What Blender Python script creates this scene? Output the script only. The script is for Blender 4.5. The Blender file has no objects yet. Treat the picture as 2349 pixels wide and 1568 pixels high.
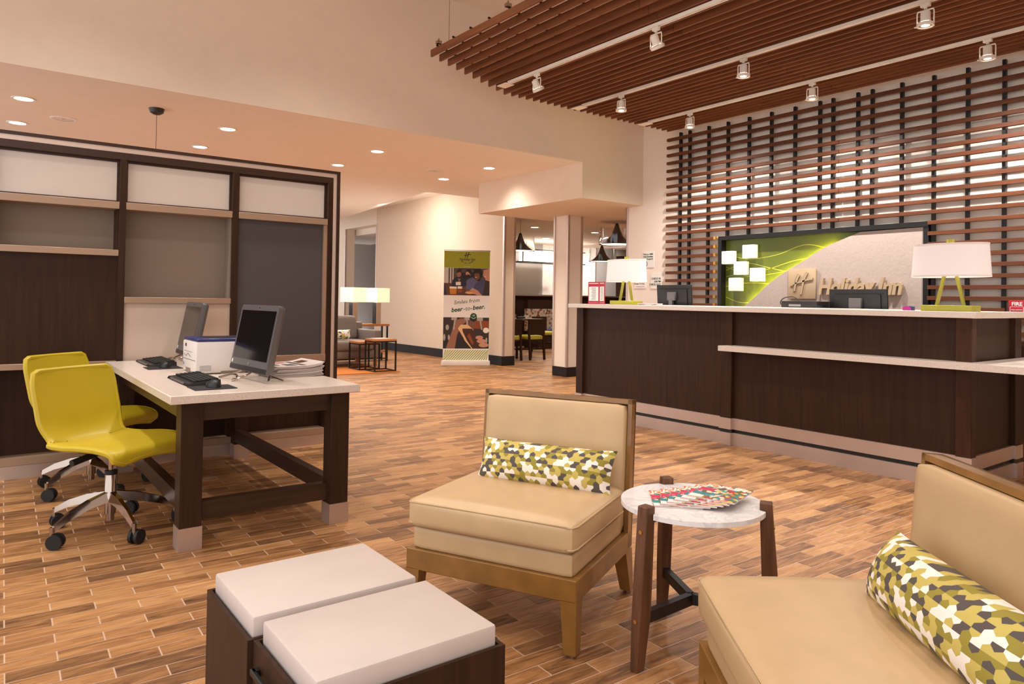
import bpy, bmesh, math, random
from mathutils import Vector, Matrix
random.seed(7)
S = bpy.context.scene
COL = S.collection
PI = math.pi

# ---------------------------------------------------------------- camera
F_PX, CX, CY, W_PX, H_PX = 1642.23, 1174.5, 663.65, 2349, 1568
YAW, PITCH, ROLL, CAM_H = math.radians(53.0744), math.radians(0.8011), math.radians(0.8525), 1.2
fw = Vector((math.cos(YAW)*math.cos(PITCH), math.sin(YAW)*math.cos(PITCH), math.sin(PITCH)))
rt = Vector((math.sin(YAW), -math.cos(YAW), 0))
up = rt.cross(fw)
r2 = rt*math.cos(ROLL) + up*math.sin(ROLL)
u2 = up*math.cos(ROLL) - rt*math.sin(ROLL)
cd = bpy.data.cameras.new('camera')
cam = bpy.data.objects.new('camera', cd); COL.objects.link(cam)
cam.matrix_world = Matrix(((r2.x, u2.x, -fw.x, 0), (r2.y, u2.y, -fw.y, 0), (r2.z, u2.z, -fw.z, CAM_H), (0, 0, 0, 1)))
cd.sensor_fit = 'HORIZONTAL'; cd.sensor_width = 36
cd.lens = 36*F_PX/W_PX
cd.shift_y = -(H_PX/2-CY)/W_PX
cd.clip_start = 0.05; cd.clip_end = 100
S.camera = cam

# ---------------------------------------------------------------- world, exposure
S.view_settings.view_transform = 'Standard'
S.view_settings.look = 'None'
S.view_settings.gamma = 1
S.view_settings.use_curve_mapping = False
S.view_settings.exposure = 0.46
wd = bpy.data.worlds.new('lobby_ambient'); S.world = wd; wd.use_nodes = True
wd.node_tree.nodes['Background'].inputs[0].default_value = (1.0, 1.0, 1.03, 1)
wd.node_tree.nodes['Background'].inputs[1].default_value = 1.3
WARM = (1.0, 0.95, 0.90)
NEUT = (1.0, 0.96, 0.93)

def light(kind, loc, power, color=WARM, target=None, size=0.08, angle=100, blend=0.9, parent=None, sx=None, sy=None):
    ld = bpy.data.lights.new('lamp_light', kind)
    ld.energy = power; ld.color = color
    if kind == 'SPOT':
        ld.spot_size = math.radians(angle); ld.spot_blend = blend; ld.shadow_soft_size = size
    elif kind == 'POINT':
        ld.shadow_soft_size = size
    elif kind == 'AREA':
        ld.shape = 'RECTANGLE'; ld.size = sx; ld.size_y = sy
    o = bpy.data.objects.new('lamp_light', ld); COL.objects.link(o)
    o.location = loc
    d = (Vector(target) - Vector(loc)) if target is not None else Vector((0, 0, -1))
    o.rotation_euler = d.to_track_quat('-Z', 'Y').to_euler()
    return o

# general lighting: unseen overhead spots added as fill, strongest row brightens the upper wall
for lx in (-1.6, 0.6, 2.6):
    for ly in (-1.6, 1.0, 3.4, 5.2):
        light('SPOT', (lx, ly, 4.5), 150 if ly > 5 else 64, WARM, size=0.12, angle=120, blend=1.0)

# ---------------------------------------------------------------- materials
def srgb(c):
    return tuple(((v/255)/12.92 if v/255 <= 0.04045 else ((v/255+0.055)/1.055)**2.4) for v in c) + (1.0,)

class NT:
    def __init__(self, name):
        self.m = bpy.data.materials.new(name); self.m.use_nodes = True
        self.t = self.m.node_tree; self.n = self.t.nodes; self.l = self.t.links
        self.b = self.n['Principled BSDF']
    def node(self, typ, **kw):
        nd = self.n.new(typ)
        for k, v in kw.items():
            if k.startswith('i_'):
                key = k[2:]
                nd.inputs[int(key) if key.isdigit() else key.replace('_', ' ')].default_value = v
            else:
                setattr(nd, k, v)
        return nd
    def link(self, a, b): self.l.new(a, b)
    def ramp(self, fac, stops, interp='LINEAR'):
        r = self.node('ShaderNodeValToRGB'); cr = r.color_ramp; cr.interpolation = interp
        while len(cr.elements) < len(stops): cr.elements.new(0.5)
        for e, (p, c) in zip(cr.elements, stops): e.position = p; e.color = c
        self.link(fac, r.inputs[0]); return r.outputs[0]
    def coords(self, scale=(1, 1, 1), kind='Object', rand=True):
        tc = self.node('ShaderNodeTexCoord'); mp = self.node('ShaderNodeMapping'); mp.inputs['Scale'].default_value = scale
        src = tc.outputs[kind]
        if rand:
            oi = self.node('ShaderNodeObjectInfo'); ml = self.node('ShaderNodeMath', operation='MULTIPLY', i_1=37.0)
            self.link(oi.outputs['Random'], ml.inputs[0])
            ad = self.node('ShaderNodeVectorMath', operation='ADD'); self.link(src, ad.inputs[0]); self.link(ml.outputs[0], ad.inputs[1]); src = ad.outputs[0]
        self.link(src, mp.inputs[0]); return mp.outputs[0]
    def noise(self, vec, scale=5, detail=4, rough=0.55, dist=0.0):
        nz = self.node('ShaderNodeTexNoise'); nz.inputs['Scale'].default_value = scale; nz.inputs['Detail'].default_value = detail
        nz.inputs['Roughness'].default_value = rough; nz.inputs['Distortion'].default_value = dist
        self.link(vec, nz.inputs['Vector']); return nz.outputs[0]
    def bump(self, h, strength=0.2, dist=0.01):
        b = self.node('ShaderNodeBump'); b.inputs['Strength'].default_value = strength; b.inputs['Distance'].default_value = dist
        self.link(h, b.inputs['Height']); self.link(b.outputs[0], self.b.inputs['Normal'])
    def set(self, **kw):
        for k, v in kw.items():
            self.b.inputs[{'rough': 'Roughness', 'metal': 'Metallic', 'spec': 'Specular IOR Level', 'coat': 'Coat Weight', 'coat_rough': 'Coat Roughness', 'trans': 'Transmission Weight', 'alpha': 'Alpha', 'ior': 'IOR', 'sheen': 'Sheen Weight'}[k]].default_value = v
        return self

def plain(name, c, rough=0.5, metal=0.0, var=0.06, vs=6.0, bump=0.0, bs=120, **kw):
    t = NT(name); t.set(rough=rough, metal=metal, **kw)
    v = t.coords(); a = srgb(c); lo = tuple(max(0, x*(1-var)) for x in a[:3]) + (1,); hi = tuple(min(1, x*(1+var)) for x in a[:3]) + (1,)
    t.link(t.ramp(t.noise(v, vs), [(0.3, lo), (0.7, hi)]), t.b.inputs['Base Color'])
    if bump: t.bump(t.noise(v, bs, 3), bump, 0.003)
    return t.m

def wood(name, dark, light_, axis=2, freq=22, rough=0.4, stretch=0.06, coat=0.0, bump=0.06, spec=0.3):
    t = NT(name); t.set(rough=rough, coat=coat, coat_rough=0.25, spec=spec)
    sc = [1, 1, 1]; sc[axis] = stretch
    v = t.coords(tuple(sc))
    n1 = t.noise(v, freq, 6, 0.6, 0.6); n2 = t.noise(v, freq*4, 3, 0.6)
    mx = t.node('ShaderNodeMath', operation='MULTIPLY_ADD', i_1=0.35); t.link(n2, mx.inputs[0]); t.link(n1, mx.inputs[2])
    t.link(t.ramp(mx.outputs[0], [(0.42, srgb(dark)), (0.85, srgb(light_))]), t.b.inputs['Base Color'])
    if bump: t.bump(n2, bump, 0.002)
    return t.m

def emit(name, c, strength, base=(240, 235, 225)):
    t = NT(name); t.b.inputs['Base Color'].default_value = srgb(base); t.b.inputs['Emission Color'].default_value = srgb(c)
    t.b.inputs['Emission Strength'].default_value = strength; return t.m

def weave(name, c, rough=0.85, scale=160, amt=0.25, var=0.05):
    t = NT(name); t.set(rough=rough); v = t.coords(rand=False)
    a = srgb(c); lo = tuple(x*(1-var) for x in a[:3]) + (1,); hi = tuple(min(1, x*(1+var)) for x in a[:3]) + (1,)
    n = t.noise(v, scale, 2); t.link(t.ramp(n, [(0.35, lo), (0.65, hi)]), t.b.inputs['Base Color']); t.bump(n, amt, 0.002)
    return t.m

def quartz(name, c, speck, rough=0.25):
    t = NT(name); t.set(rough=rough); v = t.coords(rand=False)
    vo = t.node('ShaderNodeTexVoronoi'); vo.inputs['Scale'].default_value = 420; t.link(v, vo.inputs['Vector'])
    t.link(t.ramp(vo.outputs['Color'], [(0.0, srgb(speck)), (0.16, srgb(speck)), (0.22, srgb(c)), (1, srgb(c))]), t.b.inputs['Base Color'])
    return t.m

def tile_mat(name, island):
    t = NT(name); t.set(rough=0.42, spec=0.4)
    g = t.node('ShaderNodeNewGeometry')
    if island: rnd = g.outputs['Random Per Island']
    else: rnd = t.node('ShaderNodeObjectInfo').outputs['Random']
    ml = t.node('ShaderNodeMath', operation='MULTIPLY', i_1=61.0); t.link(rnd, ml.inputs[0])
    ad = t.node('ShaderNodeVectorMath', operation='ADD'); t.link(g.outputs['Position'], ad.inputs[0]); t.link(ml.outputs[0], ad.inputs[1])
    mp = t.node('ShaderNodeMapping'); mp.inputs['Scale'].default_value = (0.13, 1, 1); t.link(ad.outputs[0], mp.inputs[0])
    n1 = t.noise(mp.outputs[0], 34, 6, 0.62, 1.2); n2 = t.noise(mp.outputs[0], 120, 4, 0.6, 0.4)
    a = t.node('ShaderNodeMath', operation='MULTIPLY_ADD', i_1=0.85); t.link(n1, a.inputs[0])
    r2 = t.node('ShaderNodeMath', operation='MULTIPLY', i_1=0.32); t.link(rnd, r2.inputs[0]); t.link(r2.outputs[0], a.inputs[2])
    b = t.node('ShaderNodeMath', operation='MULTIPLY_ADD', i_1=0.18); t.link(n2, b.inputs[0]); t.link(a.outputs[0], b.inputs[2])
    t.link(t.ramp(b.outputs[0], [(0.36, srgb((78, 50, 31))), (0.50, srgb((114, 78, 48))), (0.66, srgb((154, 107, 65))), (0.80, srgb((178, 129, 82))), (0.98, srgb((198, 152, 102)))]), t.b.inputs['Base Color'])
    t.bump(n2, 0.08, 0.002)
    return t.m

def hexcloth(name):
    t = NT(name); t.set(rough=0.85)
    uv = t.node('ShaderNodeUVMap'); vm = lambda op, **k: t.node('ShaderNodeVectorMath', operation=op, **k)
    s = (1.0, 1.7320508, 1.0); hs = (0.5, 0.8660254, 0.0)
    sc = vm('MULTIPLY', i_1=(42, 33, 0)); t.link(uv.outputs[0], sc.inputs[0]); p = sc.outputs[0]
    def cell(off):
        a = vm('ADD', i_1=off); t.link(p, a.inputs[0]); d = vm('DIVIDE', i_1=s); t.link(a.outputs[0], d.inputs[0])
        fl = vm('FLOOR'); t.link(d.outputs[0], fl.inputs[0]); m = vm('MULTIPLY', i_1=s); t.link(fl.outputs[0], m.inputs[0])
        l = vm('SUBTRACT'); t.link(a.outputs[0], l.inputs[0]); t.link(m.outputs[0], l.inputs[1])
        l2 = vm('SUBTRACT', i_1=hs); t.link(l.outputs[0], l2.inputs[0]); ln = vm('LENGTH'); t.link(l2.outputs[0], ln.inputs[0])
        return l2.outputs[0], ln.outputs['Value']
    la, da = cell((0, 0, 0)); lb, db = cell(hs)
    lt = t.node('ShaderNodeMath', operation='LESS_THAN'); t.link(da, lt.inputs[0]); t.link(db, lt.inputs[1])
    mx = t.node('ShaderNodeMix', data_type='VECTOR'); t.link(lt.outputs[0], mx.inputs[0]); t.link(lb, mx.inputs[4]); t.link(la, mx.inputs[5]); loc = mx.outputs[1]
    idv = vm('SUBTRACT'); t.link(p, idv.inputs[0]); t.link(loc, idv.inputs[1])
    sn = vm('SNAP', i_1=(0.25, 0.25, 0.25)); o = vm('ADD', i_1=(0.06, 0.06, 0)); t.link(idv.outputs[0], o.inputs[0]); t.link(o.outputs[0], sn.inputs[0])
    sp = t.node('ShaderNodeSeparateXYZ'); t.link(loc, sp.inputs[0])
    gt = t.node('ShaderNodeMath', operation='GREATER_THAN', i_1=-0.05); t.link(sp.outputs[1], gt.inputs[0])
    cb = t.node('ShaderNodeCombineXYZ'); t.link(gt.outputs[0], cb.inputs[2])
    a2 = vm('ADD'); t.link(sn.outputs[0], a2.inputs[0]); t.link(cb.outputs[0], a2.inputs[1])
    wn = t.node('ShaderNodeTexWhiteNoise'); t.link(a2.outputs[0], wn.inputs['Vector'])
    t.link(t.ramp(wn.outputs['Value'], [(0, srgb((240, 232, 220))), (0.27, srgb((150, 136, 52))), (0.5, srgb((196, 176, 92))), (0.76, srgb((88, 78, 72)))], 'CONSTANT'), t.b.inputs['Base Color'])
    return t.m

def marble(name):
    t = NT(name); t.set(rough=0.2); v = t.coords(rand=False)
    n = t.noise(v, 6, 7, 0.62, 1.4)
    t.link(t.ramp(n, [(0.36, srgb((238, 234, 232))), (0.50, srgb((216, 211, 210))), (0.53, srgb((236, 231, 229))), (0.75, srgb((226, 220, 218)))]), t.b.inputs['Base Color'])
    return t.m

def patchwork(name, cols, scale=60):
    t = NT(name); t.set(rough=0.35); v = t.coords(rand=False)
    vo = t.node('ShaderNodeTexVoronoi'); vo.inputs['Scale'].default_value = scale; t.link(v, vo.inputs['Vector'])
    st = [(i/len(cols), srgb(c)) for i, c in enumerate(cols)]
    t.link(t.ramp(vo.outputs['Color'], st, 'CONSTANT'), t.b.inputs['Base Color'])
    return t.m

def glass(name, c=(255, 255, 255), rough=0.0):
    t = NT(name); t.b.inputs['Base Color'].default_value = srgb(c); t.set(rough=rough, trans=1.0, ior=1.45); return t.m

M = {}
M['paint'] = plain('beige_paint', (229, 208, 186), 0.75, var=0.02, bump=0.05, bs=300)
M['paint_light'] = plain('light_paint', (232, 216, 196), 0.75, var=0.015)
M['ceil'] = plain('ceiling_paint', (240, 226, 212), 0.8, var=0.015)
M['wallpaper'] = weave('wallpaper', (214, 192, 168), 0.7, 70, 0.3)
M['linen'] = weave('linen_wallpaper', (236, 222, 206), 0.8, 220, 0.25)
M['greywall'] = plain('grey_wall', (150, 140, 134), 0.7, var=0.03)
M['whitewall'] = plain('white_wall', (226, 212, 200), 0.7, var=0.02)
M['blackbase'] = plain('black_base', (36, 31, 29), 0.6, spec=0.2)
M['grout'] = plain('grout', (196, 166, 142), 0.8)
M['tile'] = tile_mat('wood_look_tile', False)
M['tile_i'] = tile_mat('wood_look_tile_field', True)
M['espresso'] = wood('espresso_wood', (46, 29, 20), (62, 40, 27), 2, 34, 0.45, 0.05, 0.0, 0.04, 0.15)
M['espresso_x'] = wood('espresso_wood_along_x', (46, 29, 20), (64, 41, 28), 0, 30, 0.38, 0.05, 0.15)
M['espresso_y'] = wood('espresso_wood_along_y', (46, 29, 20), (64, 41, 28), 1, 30, 0.38, 0.05, 0.15)
M['espresso_red'] = wood('figured_espresso_wood', (50, 30, 20), (72, 44, 29), 2, 16, 0.45, 0.2, 0.0, 0.04, 0.15)
M['walnut'] = wood('walnut_wood', (62, 38, 24), (118, 78, 52), 2, 26, 0.42, 0.05)
M['slat'] = wood('slat_wood', (92, 50, 27), (130, 76, 43), 1, 24, 0.5, 0.04)
M['slat_dark'] = wood('screen_slat_wood', (74, 38, 19), (106, 58, 31), 1, 24, 0.55, 0.04)
M['slat_end'] = wood('slat_end_grain', (150, 100, 36), (196, 140, 60), 0, 60, 0.6, 0.5)
M['bronze'] = plain('bronze_gilt_wood', (138, 96, 42), 0.38, 0.0, 0.16, 14, 0.08, 60, coat=0.3)
M['tan_metal'] = plain('tan_metal_rail', (168, 140, 116), 0.42, 0.35, 0.03)
M['band_metal'] = plain('pale_band_metal', (226, 204, 190), 0.35, 0.4, 0.03)
M['steel'] = plain('brushed_steel', (198, 178, 166), 0.38, 0.7, 0.05, 3)
M['chrome'] = plain('chrome', (176, 160, 148), 0.12, 1.0, 0.02)
M['black'] = plain('black_plastic', (24, 22, 22), 0.45)
M['blackmetal'] = plain('black_metal', (26, 23, 22), 0.4, 0.3)
M['rubber'] = plain('black_rubber', (20, 19, 19), 0.6)
M['whitemetal'] = plain('white_enamel', (232, 222, 208), 0.4)
M['quartz'] = quartz('speckled_quartz', (218, 203, 190), (184, 166, 150))
M['concrete'] = plain('cast_stone', (202, 188, 180), 0.5, 0, 0.035, 7, 0.05, 90)
M['leather'] = plain('tan_vinyl', (198, 166, 124), 0.42, 0, 0.04, 10, 0.04, 220)
M['lime'] = plain('lime_vinyl', (190, 166, 30), 0.42, 0, 0.03, 8, 0.03, 260)
M['limepaint'] = plain('lime_lacquer', (158, 152, 36), 0.35)
M['limeseat'] = plain('lime_seat_vinyl', (176, 158, 40), 0.5)
M['hex'] = hexcloth('hexagon_print_cloth')
M['marble'] = marble('white_marble')
M['frost'] = plain('frosted_pane', (224, 212, 202), 0.22, 0, 0.015)
M['taupe'] = weave('taupe_fabric_panel', (134, 118, 104), 0.85, 240, 0.15)
M['blush'] = weave('blush_fabric_panel', (206, 182, 164), 0.85, 240, 0.12)
M['slate'] = weave('slate_fabric_panel', (76, 68, 68), 0.85, 260, 0.15)
M['shade'] = emit('lit_lamp_shade', (255, 240, 234), 0.22, (208, 198, 192))
M['shade_box'] = emit('lit_box_shade', (255, 226, 176), 0.55)
M['lens'] = emit('lit_lens', (255, 244, 226), 14)
M['grey_plastic'] = plain('grey_plastic', (96, 92, 92), 0.4, 0.2)
M['silver_plastic'] = plain('silver_plastic', (150, 146, 144), 0.35, 0.5)
M['screen'] = plain('dark_screen', (10, 9, 10), 0.16, 0, 0.02)
M['white_plastic'] = plain('white_plastic', (226, 216, 208), 0.4, 0, 0.02)
M['navy_plastic'] = plain('navy_plastic', (44, 48, 104), 0.35)
M['paper'] = plain('newsprint', (206, 192, 186), 0.85, 0, 0.05, 40)
M['white'] = plain('white_card', (236, 230, 222), 0.6, 0, 0.01)
M['ink'] = plain('dark_green_ink', (24, 76, 44), 0.6)
M['navyink'] = plain('navy_ink', (22, 40, 52), 0.6)
M['greyink'] = plain('grey_ink', (86, 80, 78), 0.7)
M['red'] = plain('red_plastic', (168, 22, 42), 0.35)
M['crimson'] = plain('crimson_ink', (176, 30, 50), 0.5)
M['limeprint'] = plain('lime_print', (156, 160, 34), 0.6, 0, 0.02)
M['brass'] = plain('brass', (214, 172, 92), 0.25, 1.0)
M['sofa'] = weave('grey_sofa_fabric', (120, 108, 100), 0.9, 180, 0.2)
M['rug'] = weave('orange_rug', (190, 110, 40), 0.95, 90, 0.6, 0.2)
M['oak'] = wood('warm_oak', (150, 96, 54), (190, 132, 84), 0, 26, 0.45, 0.08)
M['yellow'] = plain('yellow_vinyl', (196, 160, 30), 0.5)
M['navyseat'] = plain('navy_vinyl', (58, 54, 84), 0.55)
M['glass'] = glass('clear_glass')
M['shade_black'] = plain('black_shade', (48, 42, 38), 0.35, 0.2)
M['threshold'] = plain('amber_threshold', (206, 148, 60), 0.4)
M['sheet'] = plain('sheet_white', (232, 220, 214), 0.7)

# ---------------------------------------------------------------- geometry helpers
class MB:
    """collects shapes into one mesh"""
    def __init__(self, bm=None): self.bm = bmesh.new(); self.mi = 0; self.uvl = None
    def _tag(self, faces):
        for f in faces: f.material_index = self.mi
    def box(self, x0, x1, y0, y1, z0, z1, bev=0.0, seg=2, mat=None):
        vs = [self.bm.verts.new(p) for p in ((x0, y0, z0), (x1, y0, z0), (x1, y1, z0), (x0, y1, z0), (x0, y0, z1), (x1, y0, z1), (x1, y1, z1), (x0, y1, z1))]
        fs = [self.bm.faces.new([vs[i] for i in q]) for q in ((0, 3, 2, 1), (4, 5, 6, 7), (0, 1, 5, 4), (1, 2, 6, 5), (2, 3, 7, 6), (3, 0, 4, 7))]
        self._tag(fs)
        if bev > 0:
            es = {e for f in fs for e in f.edges}
            r = bmesh.ops.bevel(self.bm, geom=list(es), offset=bev, segments=seg, affect='EDGES', profile=0.5)
            self._tag(r['faces'])
        if mat is not None:
            vset = {v for f in fs if f.is_valid for v in f.verts} | ({v for f in r['faces'] for v in f.verts} if bev > 0 else set())
            bmesh.ops.transform(self.bm, matrix=mat, verts=list(vset))
        return self
    def prism(self, pts, z0, z1, mat=None):
        """polygon (CCW xy) extruded from z0 to z1"""
        a = [self.bm.verts.new((x, y, z0)) for x, y in pts]; b = [self.bm.verts.new((x, y, z1)) for x, y in pts]
        n = len(pts); fs = [self.bm.faces.new(a[::-1]), self.bm.faces.new(b)]
        for i in range(n): fs.append(self.bm.faces.new((a[i], a[(i+1) % n], b[(i+1) % n], b[i])))
        self._tag(fs)
        if mat is not None: bmesh.ops.transform(self.bm, matrix=mat, verts=a+b)
        return self
    def hexa(self, bot, top):
        """four bottom and four top points"""
        vs = [self.bm.verts.new(p) for p in list(bot)+list(top)]
        self._tag([self.bm.faces.new([vs[i] for i in q]) for q in ((0, 3, 2, 1), (4, 5, 6, 7), (0, 1, 5, 4), (1, 2, 6, 5), (2, 3, 7, 6), (3, 0, 4, 7))])
        return self
    def cyl(self, p0, p1, r0, r1=None, n=16, cap=True):
        r1 = r0 if r1 is None else r1
        p0 = Vector(p0); p1 = Vector(p1); d = (p1-p0).normalized()
        u = d.orthogonal().normalized(); v = d.cross(u)
        A = [self.bm.verts.new(p0+(u*math.cos(2*PI*i/n)+v*math.sin(2*PI*i/n))*r0) for i in range(n)]
        B = [self.bm.verts.new(p1+(u*math.cos(2*PI*i/n)+v*math.sin(2*PI*i/n))*r1) for i in range(n)]
        fs = [self.bm.faces.new((A[i], A[(i+1) % n], B[(i+1) % n], B[i])) for i in range(n)]
        if cap: fs += [self.bm.faces.new(A[::-1]), self.bm.faces.new(B)]
        self._tag(fs); return self
    def lathe(self, prof, c=(0, 0, 0), n=32, sx=1.0, sy=1.0):
        rings = []
        for r, z in prof:
            if r < 1e-6: rings.append([self.bm.verts.new((c[0], c[1], c[2]+z))])
            else: rings.append([self.bm.verts.new((c[0]+r*sx*math.cos(2*PI*i/n), c[1]+r*sy*math.sin(2*PI*i/n), c[2]+z)) for i in range(n)])
        fs = []
        for a, b in zip(rings, rings[1:]):
            for i in range(n):
                j = (i+1) % n
                if len(a) == 1 and len(b) == 1: continue
                if len(a) == 1: fs.append(self.bm.faces.new((a[0], b[j], b[i])))
                elif len(b) == 1: fs.append(self.bm.faces.new((a[i], a[j], b[0])))
                else: fs.append(self.bm.faces.new((a[i], a[j], b[j], b[i])))
        self._tag(fs); return self
    def tube(self, path, r, n=8, closed=False):
        P = [Vector(p) for p in path]; m = len(P); rings = []
        u = None
        for i, p in enumerate(P):
            if closed: d = (P[(i+1) % m]-P[i-1])
            else: d = (P[min(i+1, m-1)]-P[max(i-1, 0)])
            d.normalize()
            if u is None: u = d.orthogonal().normalized()
            else:
                u = (u-d*u.dot(d))
                u = u.normalized() if u.length > 1e-6 else d.orthogonal().normalized()
            v = d.cross(u)
            rings.append([self.bm.verts.new(p+(u*math.cos(2*PI*k/n)+v*math.sin(2*PI*k/n))*r) for k in range(n)])
        fs = []
        pairs = list(zip(rings, rings[1:])) + ([(rings[-1], rings[0])] if closed else [])
        for a, b in pairs:
            for k in range(n): fs.append(self.bm.faces.new((a[k], a[(k+1) % n], b[(k+1) % n], b[k])))
        if not closed: fs += [self.bm.faces.new(rings[0][::-1]), self.bm.faces.new(rings[-1])]
        self._tag(fs); return self
    def grid(self, fn, nu, nv, uvfn=None):
        vs = [[self.bm.verts.new(fn(i/nu, j/nv)) for j in range(nv+1)] for i in range(nu+1)]
        fs = []
        if uvfn and self.uvl is None: self.uvl = self.bm.loops.layers.uv.new('UVMap')
        for i in range(nu):
            for j in range(nv):
                f = self.bm.faces.new((vs[i][j], vs[i+1][j], vs[i+1][j+1], vs[i][j+1])); fs.append(f)
                if uvfn:
                    for lp, (a, b) in zip(f.loops, ((i, j), (i+1, j), (i+1, j+1), (i, j+1))): lp[self.uvl].uv = uvfn(a/nu, b/nv)
        self._tag(fs); return self
    def poly(self, pts):
        f = self.bm.faces.new([self.bm.verts.new(p) for p in pts]); self._tag([f]); return self
    def xform(self, mat): bmesh.ops.transform(self.bm, matrix=mat, verts=self.bm.verts); return self
    def build(self, name, mats, parent=None, smooth=False, loc=None, fix=True):
        if fix: bmesh.ops.recalc_face_normals(self.bm, faces=self.bm.faces)
        me = bpy.data.meshes.new(name); self.bm.to_mesh(me); self.bm.free()
        return link_mesh(name, me, mats, parent, smooth, loc)

def link_mesh(name, me, mats, parent=None, smooth=False, loc=None):
    for m in (mats if isinstance(mats, (list, tuple)) else [mats]): me.materials.append(M[m] if isinstance(m, str) else m)
    if smooth:
        for p in me.polygons: p.use_smooth = True
        try: me.set_sharp_from_angle(angle=math.radians(40))
        except Exception: pass
    o = bpy.data.objects.new(name, me); COL.objects.link(o)
    if parent is not None: o.parent = parent
    if loc is not None: o.location = loc
    return o

def B(x0, x1, y0, y1, z0, z1, name, mat, parent=None, bev=0.0, seg=2, smooth=None):
    return MB().box(min(x0, x1), max(x0, x1), min(y0, y1), max(y0, y1), min(z0, z1), max(z0, z1), bev, seg).build(name, mat, parent, smooth=(bev > 0) if smooth is None else smooth)

def tag(o, label, cat, group=None):
    o['label'] = label; o['category'] = cat
    if group: o['group'] = group
    return o
def struct(o): o['kind'] = 'structure'; return o
def thing(name, label, cat, loc=(0, 0, 0), rz=0.0, group=None):
    o = bpy.data.objects.new(name, None); COL.objects.link(o); o.empty_display_size = 0.1
    o.location = loc; o.rotation_euler = (0, 0, rz)
    return tag(o, label, cat, group)
def dup(o, parent=None):
    c = o.copy(); COL.objects.link(c); c.parent = parent
    for ch in list(o.children):
        if ch.type != 'LIGHT': dup(ch, c)
    return c
def clone(o, loc, rz, label, group=None):
    c = dup(o); c.location = loc; c.rotation_euler = (0, 0, rz); c['label'] = label
    if group: c['group'] = group
    return c

def text_mesh(body, size, extrude=0.001, shear=0.0, align='LEFT', bold=0.0, spacing=1.0, line=1.0):
    cu = bpy.data.curves.new('txt', 'FONT'); cu.body = body; cu.size = size; cu.extrude = extrude; cu.shear = shear
    cu.align_x = align; cu.offset = bold; cu.space_character = spacing; cu.space_line = line; cu.resolution_u = 3
    o = bpy.data.objects.new('txt', cu); COL.objects.link(o)
    dg = bpy.context.evaluated_depsgraph_get(); dg.update()
    me = bpy.data.meshes.new_from_object(o.evaluated_get(dg))
    bpy.data.objects.remove(o); bpy.data.curves.remove(cu)
    me.materials.clear()
    return me
def frame_mat(o, ux, uy):
    ux = Vector(ux).normalized(); uy = Vector(uy).normalized(); uz = ux.cross(uy); o = Vector(o)
    return Matrix(((ux.x, uy.x, uz.x, o.x), (ux.y, uy.y, uz.y, o.y), (ux.z, uy.z, uz.z, o.z), (0, 0, 0, 1)))
WALLX = ((0, -1, 0), (0, 0, 1))       # writing on a wall that faces -x
def text(name, body, size, origin, axes, mat, parent=None, **kw):
    me = text_mesh(body, size, **kw); me.transform(frame_mat(origin, *axes))
    return link_mesh(name, me, mat, parent)

def smoothpath(pts, n=6, closed=False):
    P = [Vector(p) for p in pts]; out = []; m = len(P)
    rng = range(m) if closed else range(m-1)
    for i in rng:
        p0 = P[(i-1) % m] if closed or i > 0 else P[0]; p1 = P[i]; p2 = P[(i+1) % m]; p3 = P[(i+2) % m] if closed or i+2 < m else P[-1]
        for k in range(n):
            t = k/n; out.append(0.5*((2*p1)+(p2-p0)*t+(2*p0-5*p1+4*p2-p3)*t*t+(3*p1-p0-3*p2+p3)*t*t*t))
    if not closed: out.append(P[-1])
    return out

def rebase(t, loc):
    loc = Vector(loc); t.location = loc
    for c in t.children: c.location = Vector(c.location)-loc
    return t

# ================================================================ THE SETTING
XW, YS, ZL, ZB, XB, ZH, XF = 7.44, 6.89, 3.0, 2.536, 6.295, 4.58, 7.66
floor = struct(B(-4, 20, -4, 20, -0.1, -0.0012, 'floor', 'grout'))

# floor tiles: running bond, wood-look planks
def project(p):
    v = Vector(p)-Vector((0, 0, CAM_H)); z = v.dot(fw)
    if z < 0.2: return None
    return (CX+F_PX*v.dot(r2)/z, CY-F_PX*v.dot(u2)/z, z)
def inside(pt, poly):
    x, y = pt; c = False; n = len(poly)
    for i in range(n):
        (x0, y0), (x1, y1) = poly[i], poly[i-1]
        if (y0 > y) != (y1 > y) and x < (x1-x0)*(y-y0)/(y1-y0)+x0: c = not c
    return c
HIDDEN = [[(484, 1330), (832, 1240), (945, 1317), (1142, 1450), (1142, 1568), (484, 1568)],
          [(927, 1290), (937, 1150), (1137, 895), (1467, 917), (1447, 1217), (1320, 1350), (1284, 1350)],
          [(1597, 1335), (2020, 1325), (2180, 1055), (2349, 1110), (2349, 1568), (1600, 1568)],
          [(400, 920), (462, 920), (462, 1260), (400, 1260)]]
TH = math.radians(-1.5); RD = Vector((math.cos(TH), math.sin(TH), 0)); CDIR = Vector((-math.sin(TH), math.cos(TH), 0))
LEN, PITCHB, A0, B0 = 0.286, 0.0747, 0.0285, 2.7317
def tile_faces(mb, m):
    hl, hw, c, t = (LEN-0.0050)/2, (PITCHB-0.0046)/2, 0.0007, 0.0
    pts = [(sx*(hl-c), sy*(hw-c), t) for sx, sy in ((-1, -1), (1, -1), (1, 1), (-1, 1))]
    q = [(sx*hl, sy*hw, t-c) for sx, sy in ((-1, -1), (1, -1), (1, 1), (-1, 1))]
    b = [(sx*hl, sy*hw, -0.004) for sx, sy in ((-1, -1), (1, -1), (1, 1), (-1, 1))]
    V = [[m @ Vector(p) for p in L] for L in (pts, q, b)]
    return V
tiles = []
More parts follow.
